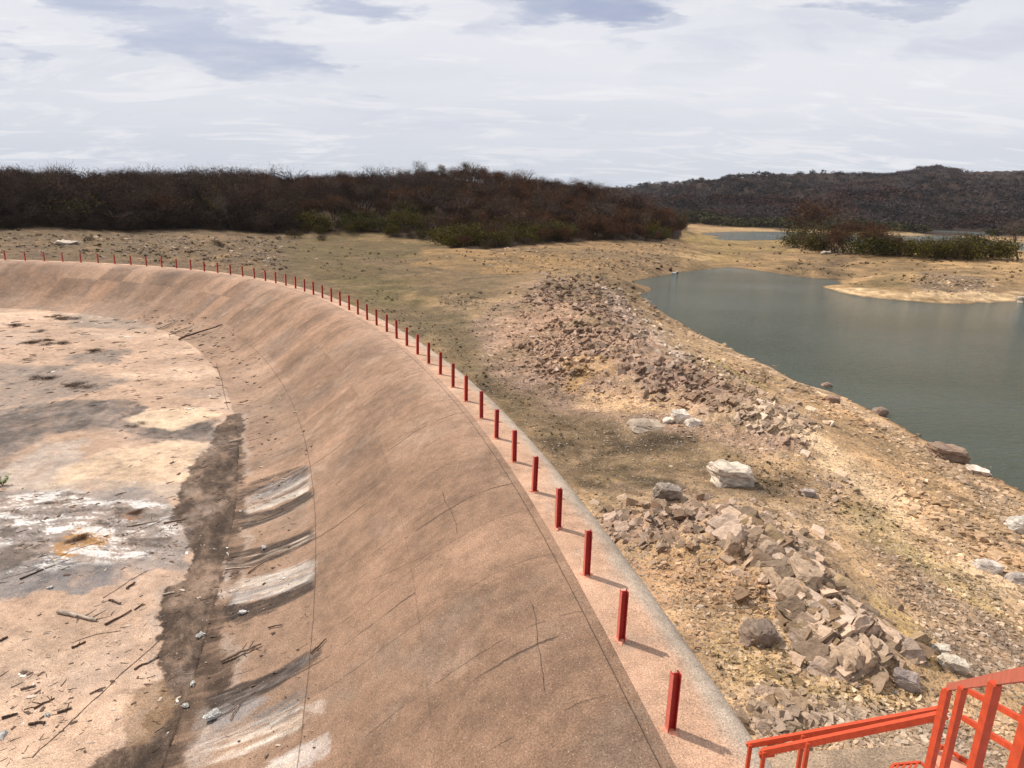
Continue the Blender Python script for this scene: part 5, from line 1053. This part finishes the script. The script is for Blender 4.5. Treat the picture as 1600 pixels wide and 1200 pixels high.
# ------------------------------------------------------------------ driftwood, twigs and plants
def stick_mesh(seed, L, r, bend=0.22, forks=0, col=(0.2, 0.15, 0.11)):
    rng = np.random.default_rng(seed); n = 7; t = np.linspace(-.5, .5, n); P = np.c_[t * L, L * bend * (rng.normal(0, .35, n).cumsum() * .4), np.abs(rng.normal(0, .008, n)) * L + r * .75]
    parts = []
    for i in range(n - 1):
        a = r * (1 - .5 * i / n) * rng.uniform(.8, 1.2); b = r * (1 - .5 * (i + 1) / n); parts.append(tube(P[i], P[i + 1], a, b, 7))
    for k in range(forks):
        i = int(rng.integers(1, n - 1)); d = np.array((rng.uniform(.3, 1), rng.choice([-1, 1]) * rng.uniform(.4, 1), rng.uniform(0, .5))); d /= np.linalg.norm(d); Q = P[i] + d * L * rng.uniform(.15, .35); parts.append(tube(P[i], Q, r * .6, r * .2, 5))
    V, F = join(parts); c = np.array(col) * rng.uniform(.7, 1.3, (len(V), 1)); return make_mesh('driftwood', V, F, M['wood'], c, True)
WD, WL, WM = (0.085, 0.055, 0.04), (0.42, 0.34, 0.27), (0.19, 0.13, 0.095)
def face_or_floor(px, py):
    P = unproj([(px, py)], FLOOR_Z)[0]
    if crest_dist(np.array([P[0]]), np.array([P[1]]))[0] > 7.9: return Vector((P[0], P[1], float(floor_h(P[0], P[1])[0]))), 0.0
    u, v = face_hit(px, py); q = face_pts([(u, v)])[0]; return Vector(q), v
def stick(px0, py0, px1, py1, rpx, col, label, group=None, forks=0, name='driftwood', bend=.22):
    A, _ = face_or_floor(px0, py0); B, _ = face_or_floor(px1, py1); d = B - A; L = d.length; m = (A + B) / 2; dist = (m - Vector((0, 0, CAM_H))).length; r = max(rpx * dist / FPX / 2 * 0.62, 0.006)
    o = link(name, stick_mesh(hash((px0, py0)) % 9999, L, r, bend, forks, col), None, label, 'driftwood', group)
    x = d.normalized(); z = Vector((0, 0, 1)); y = z.cross(x).normalized(); z = x.cross(y)
    o.matrix_world = Matrix.Translation(m) @ Matrix((x, y, z)).transposed().to_4x4()
    return o
for s in [
 (280,532,348,509,4.5,WD,'long dark log leaning on the toe of the far curve',None,0),
 (247,515,278,502,3.5,WL,'pale bleached pole on the toe beside the long dark log',None,0),
 (268,521,298,510,3,WL,'short pale pole between the bleached pole and the dark log',None,0),
 (93,955,158,965,9,WL,'bleached forked branch lying alone on the near floor',None,3),
 (165,977,208,955,5,WD,'long dark stick right of the bleached forked branch',None,0),
 (210,953,224,943,3.5,WD,'short dark stick beyond the long one near the branch',None,0),
 (112,1013,134,1003,5,WD,'dark stick below the bleached forked branch',None,1),
 (3,1123,27,1118,6,WD,'short thick log at the left edge of the near floor',None,0),
 (140,1085,165,1074,4,WM,'split stick on the near floor beside the crack',None,0),
 (53,1108,86,1092,4,WD,'ragged dark stick in the near left litter heap',None,2),
 (45,1133,72,1128,6,WD,'dark forked scrap below the near left litter heap',None,3),
 (90,1115,112,1108,6,WD,'tangled root lump beside the crack on the near floor',None,4),
 (32,1078,56,1072,5,WM,'frayed brown stick above the near left litter heap',None,2),
 (210,1047,248,1027,4,WD,'dark stick lying along the crack at the mud edge',None,0),
 (170,938,188,944,5,WD,'dark scrap of bark right of the bleached branch',None,2),
 (199,920,212,910,5,WD,'dark twisted scrap at the upper floor crack',None,2),
 (254,930,272,925,5,WL,'pale knotted driftwood on the edge of the wet mud',None,2),
 (256,818,290,810,4,WM,'straight stick reaching into the wet channel from the left',None,0),
 (198,823,246,814,3,WM,'thin stick across the white silt beside the orange patch',None,0),
 (352,893,392,888,3,WL,'thin white stick at the top of the wet channel',None,0),
 (70,888,86,882,4,WL,'pale stick on the grey silt at the left',None,0),
 (30,905,62,888,4,WD,'dark stick on the grey silt at the left',None,0),
 (358,692,380,686,4,WL,'pale stick at the head of the wet channel',None,0),
 (486,1022,512,1002,5,WD,'dark stick on the spillway toe at the lowest stain',None,1),
 (388,897,412,884,3,WD,'dark stick between the upper stains of the toe',None,0),
 (418,985,440,978,4,WD,'dark stick on the toe below the lowest grey stain',None,0),
 (345,1035,410,1010,7,WM,'matted brown branch on the toe beside the wet channel',None,5),
 (360,1130,378,1100,3,WM,'thin forked twig standing over the lower stain',None,2),
 (0,1002,12,995,5,WD,'dark knot of wood at the left edge of the near floor',None,2),
 (345,1115,400,1075,2,WM,'long thin twig across the lower stain',None,1),
]:
    stick(*s[:8], forks=s[8])
# white scraps (foam, bottle, bone) on the mud
def scrap(px, py, wpx, label, col=(0.72, 0.70, 0.66), name='foam_scrap', cat='litter', prop=(1, .6, .35), seed=0):
    P, _ = face_or_floor(px, py); s = wpx * (P - Vector((0, 0, CAM_H))).length / FPX; t = FINE[seed % 7]; V_ = t[0] / np.ptp(t[0], axis=0); V_ = V_ * (1 + 0.35 * fbm(V_[:, 0] * 4 + seed, V_[:, 1] * 4 + V_[:, 2] * 3, 1.0, 3, 5))[:, None]; t = (V_ * np.array(prop), t[1], t[2])
    o = link(name, make_mesh(name, t[0], t[1], M['rock'], t[2] * np.array(col) * .8, False), None, label, cat); o.location = P + Vector((0, 0, s * prop[2] * .4)); o.scale = (s, s, s); o.rotation_euler = (0, 0, seed)
for k, a in enumerate([(380,957,11,'lumpy white foam scrap at the foot of the lowest grey stain'), (313,995,12,'small white scrap in the middle of the wet channel'), (302,1070,9,'short white plastic piece low in the wet channel'), (291,1101,9,'white plastic piece beside the lower channel bend'), (332,1125,22,'knobbly white foam lump in the lower wet channel'), (4,1150,12,'flat white scrap at the left edge of the near floor'), (73,1118,9,'white scrap in the near left litter heap'), (77,919,7,'round white scrap beside the grey silt'), (413,858,10,'square white scrap on the spillway toe'), (375,800,5,'tiny white scrap at the head of the stained toe')]): scrap(*a, seed=k)
def tile_stuff():
    """litter line of small twigs and bark along the toe and over the floor"""
    rng = np.random.default_rng(55); tp = []
    for s in range(6):
        g = np.random.default_rng(900 + s); P = [np.array((-.5, 0, 0.03))]; 
        for k in range(3): P.append(P[-1] + np.array((.33, g.normal(0, .07), g.normal(0, .01))))
        v, f = join([tube(P[i], P[i + 1], .05 * (1 - .15 * i), .045 * (1 - .2 * i), 4) for i in range(3)]); tp.append((v, f, np.ones((len(v), 3))))
    for s in range(3): V, F, C = hull_rock(930 + s, (1, .5, .2), 9); tp.append((V * .7, F, C))
    T, S, Y, Cc = [], [], [], []
    def put(p, z, spx, yaw, c):
        d = math.hypot(p[0], p[1], CAM_H - z); T.append((p[0], p[1], z)); S.append(spx * d / FPX); Y.append(yaw); Cc.append(c)
    for k in range(330):                                     # along the toe
        u = rng.uniform(3, 78); v = rng.uniform(6.9, 8.3) if rng.random() < .7 else rng.uniform(5.6, 7.5); q = face_pts([(u, min(v, _pt[-1]))])[0]
        if u < 22 and rng.random() < .3: continue
        Pn, Nn = crest_at(np.array([u])); put(q[:2], q[2], rng.uniform(2, 9), math.atan2(Nn[0, 1], Nn[0, 0]) + rng.normal(0, .5), WD if rng.random() < .75 else WL)
    for poly, n, lo, hi in (([(0,490),(300,500),(360,620),(350,660),(200,640),(0,640)], 520, 2, 12), ([(0,950),(240,920),(250,1000),(240,1090),(120,1190),(0,1200)], 420, 1.5, 11), ([(20,1040),(120,1060),(100,1150),(20,1130)], 90, 3, 16), ([(260,700),(380,700),(372,950),(240,1190),(250,960)], 520, 1.5, 12), ([(380,700),(480,700),(500,1190),(350,1190)], 260, 1.5, 10), ([(0,760),(290,770),(280,880),(0,920)], 380, 2, 12), ([(180,640),(350,640),(300,760),(150,760)], 70, 2, 8)):
        for q in rand_in(poly, n, rng):
            P, v = face_or_floor(*q); put((P.x, P.y), P.z, lo * (hi / lo) ** (rng.random() ** 1.5), rng.normal(.55, .8), WD if rng.random() < .8 else (WL if rng.random() < .6 else (0.6, .56, .5)))
    n = len(T); S = np.array(S); Y = np.array(Y); Rm = rot_mats(n, rng, .05, Y) * S[:, None, None]
    V, F, C = merge(tp, rng.integers(0, len(tp), n), Rm, np.array(T), np.array(Cc)); link('twig_litter', make_mesh('twig_litter', V, F, M['wood'], C), None, 'small dark twigs and bark scraps littering the basin floor and toe', 'twigs', kind='stuff')
    # twigs and dry stalks on the mud flat and bank
    T, S, Y, Cc = [], [], [], []
    for poly, n, lo, hi, cs in (([(740,590),(860,600),(1000,660),(1180,740),(1200,790),(950,800),(860,720)], 1500, 3, 15, (WD, WM, WL, (0.30, .23, .16))), ([(1000,860),(1200,930),(1250,1060),(1130,1060)], 500, 4, 16, (WM, WL, WD)), ([(1120,700),(1300,760),(1420,880),(1350,860),(1200,790)], 700, 3, 9, (WM, WD)), ([(760,560),(900,600),(1000,640),(950,640),(800,600)], 350, 3, 12, (WL, WM))):
        P = hit(rand_in(poly, n, rng))
        for p in P:
            if np.isfinite(p[0]) and crest_dist(p[:1], p[1:2])[0] < -1.6: put(p[:2], p[2] + .01, lo * (hi / lo) ** (rng.random() ** 2), rng.uniform(0, 6.28), cs[rng.integers(0, len(cs))])
    n = len(T); S = np.array(S); Rm = rot_mats(n, rng, .12, np.array(Y)) * S[:, None, None] * np.array((1, .5, .5))[None, None, :]
    V, F, C = merge(tp[:6], rng.integers(0, 6, n), Rm, np.array(T), np.array(Cc)); link('dry_stalks', make_mesh('dry_stalks', V, F, M['wood'], C), None, 'dry twigs and stalks strewn over the dark mud and the near bank', 'twigs', kind='stuff')
tile_stuff()
def tufts():
    rng = np.random.default_rng(66); tp = []
    for s in range(5):
        g = np.random.default_rng(960 + s); m = 22; a = g.uniform(0, 6.28, m); r = g.uniform(0, .28, m); b = np.c_[r * np.cos(a), r * np.sin(a), 0 * a]; d = np.c_[np.cos(a) * g.uniform(.1, .6, m), np.sin(a) * g.uniform(.1, .6, m), g.uniform(.25, .8, m)] * g.uniform(.35, .7, (m, 1)); sd = np.c_[-np.sin(a), np.cos(a), 0 * a] * .06
        V = np.stack([b - sd, b + sd, b + d], 1).reshape(-1, 3); tp.append((V, np.arange(3 * m).reshape(-1, 3), np.repeat(g.uniform(.5, 1.5, (m, 1)) * np.ones((m, 3)), 3, 0)))
    T, S, Cc = [], [], []
    for poly, n, lo, hi in (([(440,380),(700,400),(880,600),(1180,740),(960,790),(800,640),(640,520)], 2600, 1.5, 7), ([(0,366),(440,372),(450,425),(0,396)], 1100, 1.5, 8), ([(700,392),(1060,380),(1110,405),(800,430)], 800, 1.5, 6), ([(1080,378),(1240,390),(1600,402),(1600,450),(1330,445),(1150,412)], 1300, 1.5, 7), ([(1100,690),(1300,740),(1600,960),(1600,1060),(1300,860)], 1500, 2, 9), ([(1020,860),(1230,930),(1280,1060),(1450,1080),(1400,1120),(1130,1060)], 700, 3, 12), ([(1080,550),(1300,650),(1200,640),(1100,590)], 300, 2, 7)):
        q = rand_in(poly, n, rng); P = hit(q); dn = fbm(P[:, 0], P[:, 1], 5, 5, 167) * 1.3 - .15
        for p, dv in zip(P, dn):
            if not np.isfinite(p[0]) or p[2] < WATER_Z + .25 or rng.random() > .45 + dv or crest_dist(p[:1], p[1:2])[0] > -1.7: continue
            T.append(p); S.append(lo * (hi / lo) ** (rng.random() ** 1.6) * math.hypot(*p[:2], CAM_H) / FPX * .75); Cc.append(np.array(((0.075, 0.062, 0.026), (0.11, 0.08, 0.042), (0.06, 0.042, 0.024), (0.20, 0.15, 0.08))[rng.integers(0, 4)]))
    n = len(T); V, F, C = merge(tp, rng.integers(0, 5, n), rot_mats(n, rng, .1) * np.array(S)[:, None, None] * 1.6, np.array(T), np.array(Cc))
    link('dry_grass', make_mesh('dry_grass', V, F, M['twig'], C), None, 'sparse dry grass and weeds dotting the flats and banks', 'grass', kind='stuff')
tufts()
def weed():
    P, _ = face_or_floor(4, 758); e = empty('weed', P, 'small green leafy weed at the left edge of the basin floor', 'plant'); rng = np.random.default_rng(5); V, F, C = [], [], []; st = []
    for k in range(14):
        a = rng.uniform(0, 6.28); L = rng.uniform(.15, .42); tip = np.array((math.cos(a) * L * .7, math.sin(a) * L * .7, L)); st.append(tube((0, 0, 0), tip, .008, .004, 4))
        for j in range(9):
            c = tip * rng.uniform(.35, 1.05); d = rng.normal(size=3); d[2] = abs(d[2]) * .4; d /= np.linalg.norm(d); s = np.cross(d, (0, 0, 1)); s /= np.linalg.norm(s) + 1e-6; l = rng.uniform(.06, .12); n = len(V)
            V += [c, c + d * l * .5 + s * l * .3, c + d * l, c + d * l * .5 - s * l * .3]; F += [(n, n + 1, n + 2), (n, n + 2, n + 3)]; C += [np.array((0.07, 0.16, 0.025)) * rng.uniform(.6, 1.4)] * 4
    sv, sf = join(st); link('stem', make_mesh('stem', sv, sf, M['bark']), e); link('leaves', make_mesh('leaves', np.array(V), np.array(F), M['leaf'], np.array(C)), e)
weed()
for k, (px, py, w_, lab) in enumerate([(107,498,20,'dark dry tuft nearest the far toe'),(22,509,20,'dark dry tuft at the far left of the floor'),(61,517,14,'small dark tuft below the far toe'),(58,534,24,'wide dry tuft left of its darker twin'),(85,537,20,'dark tuft right of the wide dry one'),(69,591,25,'long dark tuft above the grey band'),(126,604,26,'darkest wide tuft on the middle of the floor'),(145,549,22,'flat tuft right of the middle of the far floor'),(85,494,14,'thin tuft just under the far curve'),(222,595,14,'dark tuft near the floor joint'),(201,612,12,'round dark tuft below the joint tuft'),(69,567,10,'tiny tuft on the left floor'),(45,562,12,'thin dark tuft at the left'),(297,637,13,'dark tuft beside the toe joint'),(214,663,18,'dark tuft on the pale patch'),(184,535,12,'brown tuft on the far floor'),(205,803,20,'rusty weed in the white silt'),(135,842,26,'orange brown weed in the orange patch'),(182,500,9,'small square tuft by the far toe')]):
    P, _ = face_or_floor(px, py); s_ = w_ * (P - Vector((0, 0, CAM_H))).length / FPX / 3.2
    kd = 'rusty' if k in (16, 17) else 'dusk'; e = link('dry_tuft', tree_mesh(kd, k % 2)[1], None, lab + ' of the basin', 'dry tuft', 'dry tufts on the basin floor'); e.location = P + Vector((0, 0, -.05)); e.scale = (s_ * .55, s_ * .55, s_ * (.12 if kd == 'dusk' else .14)); e.rotation_euler = (0, 0, k)

# ------------------------------------------------------------------ concrete abutment and the orange staircase
def prism(name, top, zbot, mat, parent=None, **kw):
    top = np.asarray(top, float); n = len(top); bot = top.copy(); bot[:, 2] = zbot; bm = bmesh.new(); a = [bm.verts.new(p) for p in top]; b = [bm.verts.new(p) for p in bot]
    bm.faces.new(a); bm.faces.new(b[::-1])
    for i in range(n): bm.faces.new((a[i], b[i], b[(i + 1) % n], a[(i + 1) % n]))
    bmesh.ops.recalc_face_normals(bm, faces=bm.faces); bmesh.ops.bevel(bm, geom=list(bm.edges), offset=0.03, segments=2)
    me = bpy.data.meshes.new(name); bm.to_mesh(me); bm.free(); me.materials.append(mat); return link(name, me, parent, **kw)
def bar(name, P, Q, w, h, parent, mat=None, up=(0, 0, 1), label=None):
    P, Q = Vector(P), Vector(Q); x = (Q - P); L = x.length; x.normalize(); y = Vector(up).cross(x)
    if y.length < 1e-3: y = Vector((0, 1, 0)).cross(x)
    y.normalize(); z = x.cross(y); bm = bmesh.new(); bmesh.ops.create_cube(bm, size=1)
    bmesh.ops.scale(bm, vec=(L, w, h), verts=bm.verts); bmesh.ops.bevel(bm, geom=list(bm.edges), offset=min(w, h) * .12, segments=2)
    me = bpy.data.meshes.new(name); bm.to_mesh(me); bm.free(); me.materials.append(mat or M['orange']); o = link(name, me, parent, label=label)
    o.matrix_world = Matrix.Translation((P + Q) / 2) @ Matrix((x, y, z)).transposed().to_4x4(); return o
def angle(name, P, Q, w, t, parent, label=None, flip=1, mat=None):
    """steel angle: a flat top leaf and a front leaf with a dark gap between two of them"""
    P, Q = Vector(P), Vector(Q); x = (Q - P); L = x.length; x.normalize(); y = Vector((0, 0, 1)).cross(x).normalized(); z = x.cross(y); bm = bmesh.new()
    prof = [(0, 0), (w * flip, 0), (w * flip, -t), (t * flip, -t), (t * flip, -w), (0, -w)]
    a = [bm.verts.new((-L / 2, p[0], p[1])) for p in prof]; b = [bm.verts.new((L / 2, p[0], p[1])) for p in prof]; n = 6
    bm.faces.new(a); bm.faces.new(b[::-1])
    for i in range(n): bm.faces.new((a[i], b[i], b[(i + 1) % n], a[(i + 1) % n]))
    bmesh.ops.recalc_face_normals(bm, faces=bm.faces)
    me = bpy.data.meshes.new(name); bm.to_mesh(me); bm.free(); me.materials.append(mat or M['orange']); o = link(name, me, parent, label=label)
    o.matrix_world = Matrix.Translation((P + Q) / 2) @ Matrix((x, y, z)).transposed().to_4x4(); return o
def build_stairs():
    ab = unproj([(1172,1190),(1230,1176),(1330,1170),(1440,1164),(1452,1185),(1470,1240),(1400,1300),(1180,1300)], -0.25)
    prism('concrete_abutment', [(x, y, -0.25) for x, y in ab], -4.5, M['slab'], None, label='weathered concrete abutment at the near end of the dam under the stairs', cat='abutment')
    lo = empty('lower_handrail', at(1172, 1200, 7.6), 'low double orange red handrail rising from the dam crest to the landing', 'handrail'); inv = lo.location
    def W(o):
        o.matrix_world = Matrix.Translation(-Vector(inv)) @ o.matrix_world; return o
    A1, B1 = at(1165, 1163, 7.6), at(1478, 1105, 6.3); A2, B2 = at(1187, 1174, 7.35), at(1476, 1114, 6.15)
    W(angle('top_rail', A1, B1, 0.055, 0.010, lo)); W(angle('top_rail', A2, B2, 0.062, 0.010, lo))
    def foot(P, dz, dx=0): return P + Vector((dx, 0, -dz))
    for (T, f, dz) in ((A1, .03, 1.15), (A2, .03, 1.15), (A1, .33, 1.5), (A2, .30, 1.5), (A1, .985, 1.3)):
        e = B1 if T is A1 else B2; p = T.lerp(e, f) + Vector((0, 0, -0.02)); W(bar('post', p, foot(p, dz), 0.038, 0.038, lo, up=(1, 0, 0)))
    W(bar('end_bracket', A2 + Vector((0, 0, -.05)), A2 + Vector((.16, 0, -.02)), .04, .06, lo))
    st = empty('staircase', at(1475, 1180, 5.9), 'orange red steel staircase railing with thick balusters climbing towards the viewer', 'staircase'); inv = st.location
    C1, C2 = at(1478, 1073, 5.6), at(1660, 1040, 1.9)
    W(angle('handrail', C1 + Vector((0, 0, .03)), C2 + Vector((0, 0, .03)), 0.055, 0.012, st, None, 1, M['dusty'])); 
    bl = [(1483, 1460, 1172, 5.6), (1501, 1475, 1195, 4.6), (1524, 1478, 1260, 3.4), (1575, 1535, 1240, 2.55), (1650, 1590, 1260, 2.05)]
    for (xt, xb, yb, dd) in bl:
        t = C2.lerp(C1, 0); 
        # point on the rail nearest this pixel column
        fr = min(((abs((C1.lerp(C2, k / 400)).x / (math.cos(PITCH) * C1.lerp(C2, k / 400).y - math.sin(PITCH) * (C1.lerp(C2, k / 400).z - CAM_H)) * FPX - (xt - 806)), k) for k in range(401)))[1]
        p = C1.lerp(C2, fr / 400); W(bar('baluster', p + Vector((0, 0, -.03)), p + Vector((0, 0, -1.05)), 0.040, 0.040, st, up=(1, 0, 0)))
    W(bar('stringer', C1 + Vector((0, 0, -1.0)), C2 + Vector((0, 0, -1.0)), 0.03, 0.20, st))
    # far side of the landing: two rails, a post, toe plates
    D1, D2 = at(1515, 1080, 6.4), at(1640, 1148, 5.3)
    for dz in (0, -.30): W(bar('side_rail', D1 + Vector((0, 0, dz)), D2 + Vector((0, 0, dz)), .04, .05, st))
    W(bar('side_post', D1.lerp(D2, .72) + Vector((0, 0, -.25)), D1.lerp(D2, .72) + Vector((0, 0, -1.2)), .05, .05, st, up=(1, 0, 0)))
    for dz in (-.62, -.75): W(bar('toe_plate', D1 + Vector((-.2, 0, dz)), D2 + Vector((0, 0, dz)), .02, .05, st))
    pz = C1.z - 1.08; pl = unproj([(1452, 1178), (1478, 1170), (1530, 1215), (1500, 1240)], pz); W(prism('landing_plate', [(x, y, pz) for x, y in pl], pz - 0.05, M['plate'], st))
    # open steel treads of the lower flight
    tr = empty('stair_tread', Vector((*unproj((1415, 1198), -0.15)[0], -0.15)), 'rounded open bar tread on the abutment under the low handrail', 'stair tread'); inv = tr.location
    z0 = -0.12; q = [Vector((x, y, z0)) for x, y in unproj([(1388, 1206), (1396, 1195), (1438, 1191), (1450, 1201)], z0)]
    for p0, p1 in ((q[0], q[1]), (q[1], q[2]), (q[2], q[3])): W(bar('frame', p0, p1, .03, .03, tr))
    for f in (.2, .45, .7, .92):
        p0 = q[1].lerp(q[2], f) + Vector((0, 0, -.002)); W(bar('rung', p0, p0 + (q[0] - q[1]) * 1.5, .022, .022, tr))
build_stairs()

# ------------------------------------------------------------------ two people resting by the far corner of the lake
def skin_obj(name, nodes, edges, mat, parent, sub=1):
    me = bpy.data.meshes.new(name); me.from_pydata([n[0] for n in nodes], edges, []); o = bpy.data.objects.new(name, me); scene.collection.objects.link(o)
    sk = o.modifiers.new('s', 'SKIN')
    for i, n in enumerate(nodes): me.skin_vertices[0].data[i].radius = (n[1], n[1])
    me.skin_vertices[0].data[0].use_root = True; sk.use_smooth_shade = True; sb = o.modifiers.new('u', 'SUBSURF'); sb.levels = sub; sb.render_levels = sub
    dg = bpy.context.evaluated_depsgraph_get(); m2 = bpy.data.meshes.new_from_object(o.evaluated_get(dg)); bpy.data.objects.remove(o); m2.materials.clear(); m2.materials.append(mat); m2.name = name
    return link(name, m2, parent)
def person(px, py, label, mat_top, mat_leg, yaw, s=1.0):
    P = hit([(px, py)])[0]; e = empty('person', Vector(P), label, 'person', None, yaw); e.scale = (s, s, s)
    n = [((0, 0, .16), .15), ((0, .03, .38), .13), ((0, .05, .58), .15), ((0, .07, .68), .06), ((0, .08, .80), .095), ((0, .09, .88), .085),
         ((.19, .05, .60), .055), ((.26, .16, .40), .045), ((.16, .38, .34), .035), ((.15, .46, .34), .03), ((-.19, .05, .60), .055), ((-.26, .16, .40), .045), ((-.16, .38, .34), .035), ((-.15, .46, .34), .03),
         ((.11, .05, .14), .09), ((.15, .42, .40), .065), ((.14, .45, .08), .045), ((.14, .58, .04), .04), ((-.11, .05, .14), .09), ((-.15, .42, .40), .065), ((-.14, .45, .08), .045), ((-.14, .58, .04), .04)]
    ed = [(0, 1), (1, 2), (2, 3), (3, 4), (4, 5), (2, 6), (6, 7), (7, 8), (8, 9), (2, 10), (10, 11), (11, 12), (12, 13), (0, 14), (14, 15), (15, 16), (16, 17), (0, 18), (18, 19), (19, 20), (20, 21)]
    skin_obj('body', n, ed, M['skin'], e)
    g = lambda ids, k: [(n[i][0], n[i][1] * k) for i in ids]
    skin_obj('shirt', g([0, 1, 2, 6, 7, 10, 11], 1.12), [(0, 1), (1, 2), (2, 3), (3, 4), (2, 5), (5, 6)], mat_top, e)
    skin_obj('trousers', g([0, 14, 15, 16, 18, 19, 20], 1.12), [(0, 1), (1, 2), (2, 3), (0, 4), (4, 5), (5, 6)], mat_leg, e)
    skin_obj('hair', [((0, .06, .87), .095), ((0, .05, .93), .07)], [(0, 1)], M['dark'], e)
person(1048, 424, 'person in dark clothes sitting on the shore nearest the water', M['dark'], M['dark'], 2.6, 1.1)
person(1034, 418, 'smaller person in brown sitting higher on the shore behind the other', M['cloth'], M['dark'], 2.0, .85)
def bag():
    P = hit([(1028, 421)])[0]; t = BIGR[4]; o = link('bundle', make_mesh('bundle', t[0] * np.array((1.0, .6, .5)), t[1], M['dark'], None, True), None, 'dark bundle lying left of the two sitting people', 'bundle'); o.location = Vector(P) + Vector((0, 0, .15)); o.scale = (.8, .8, .8)
    P = hit([(1053, 428)])[0]; o = link('sack', make_mesh('sack', t[0] * np.array((1.0, .6, .5)), t[1], M['white'], None, True), None, 'white sack lying at the waterline beside the sitting people', 'sack'); o.location = Vector(P) + Vector((0, 0, .15)); o.scale = (.75, .75, .75)
    P = hit([(1058, 429)])[0]; bm = bmesh.new(); bmesh.ops.create_cone(bm, cap_ends=True, segments=16, radius1=.16, radius2=.2, depth=.36); bmesh.ops.bevel(bm, geom=list(bm.edges), offset=.01, segments=1); me = bpy.data.meshes.new('bucket'); bm.to_mesh(me); bm.free(); me.materials.append(M['dark'])
    b = link('bucket', me, None, 'black bucket at the waterline right of the white sack', 'bucket'); b.location = Vector(P) + Vector((0, 0, .18))
bag()
# ------------------------------------------------------------------ air
def build_haze():
    bm = bmesh.new(); bmesh.ops.create_cube(bm, size=1); bmesh.ops.scale(bm, vec=(6400, 6400, 140), verts=bm.verts)
    me = bpy.data.meshes.new('haze'); bm.to_mesh(me); bm.free(); m = bpy.data.materials.new('haze'); m.use_nodes = True; t = m.node_tree
    t.nodes.remove(t.nodes['Principled BSDF']); v = t.nodes.new('ShaderNodeVolumePrincipled'); v.inputs['Color'].default_value = (0.80, 0.86, 1.0, 1); v.inputs['Density'].default_value = 0.000045
    t.links.new(v.outputs[0], t.nodes['Material Output'].inputs['Volume']); me.materials.append(m)
    lo = float(GZ.min()) - 1.5; hi = float(GZ.max()) + 25; o = link('haze', me, None, 'thin pale haze over the far hills', 'haze', kind='stuff', loc=(0, 0, (lo + hi) / 2)); o.scale = (1, 1, (hi - lo) / 140)
build_haze()
print('objects', len(bpy.data.objects))
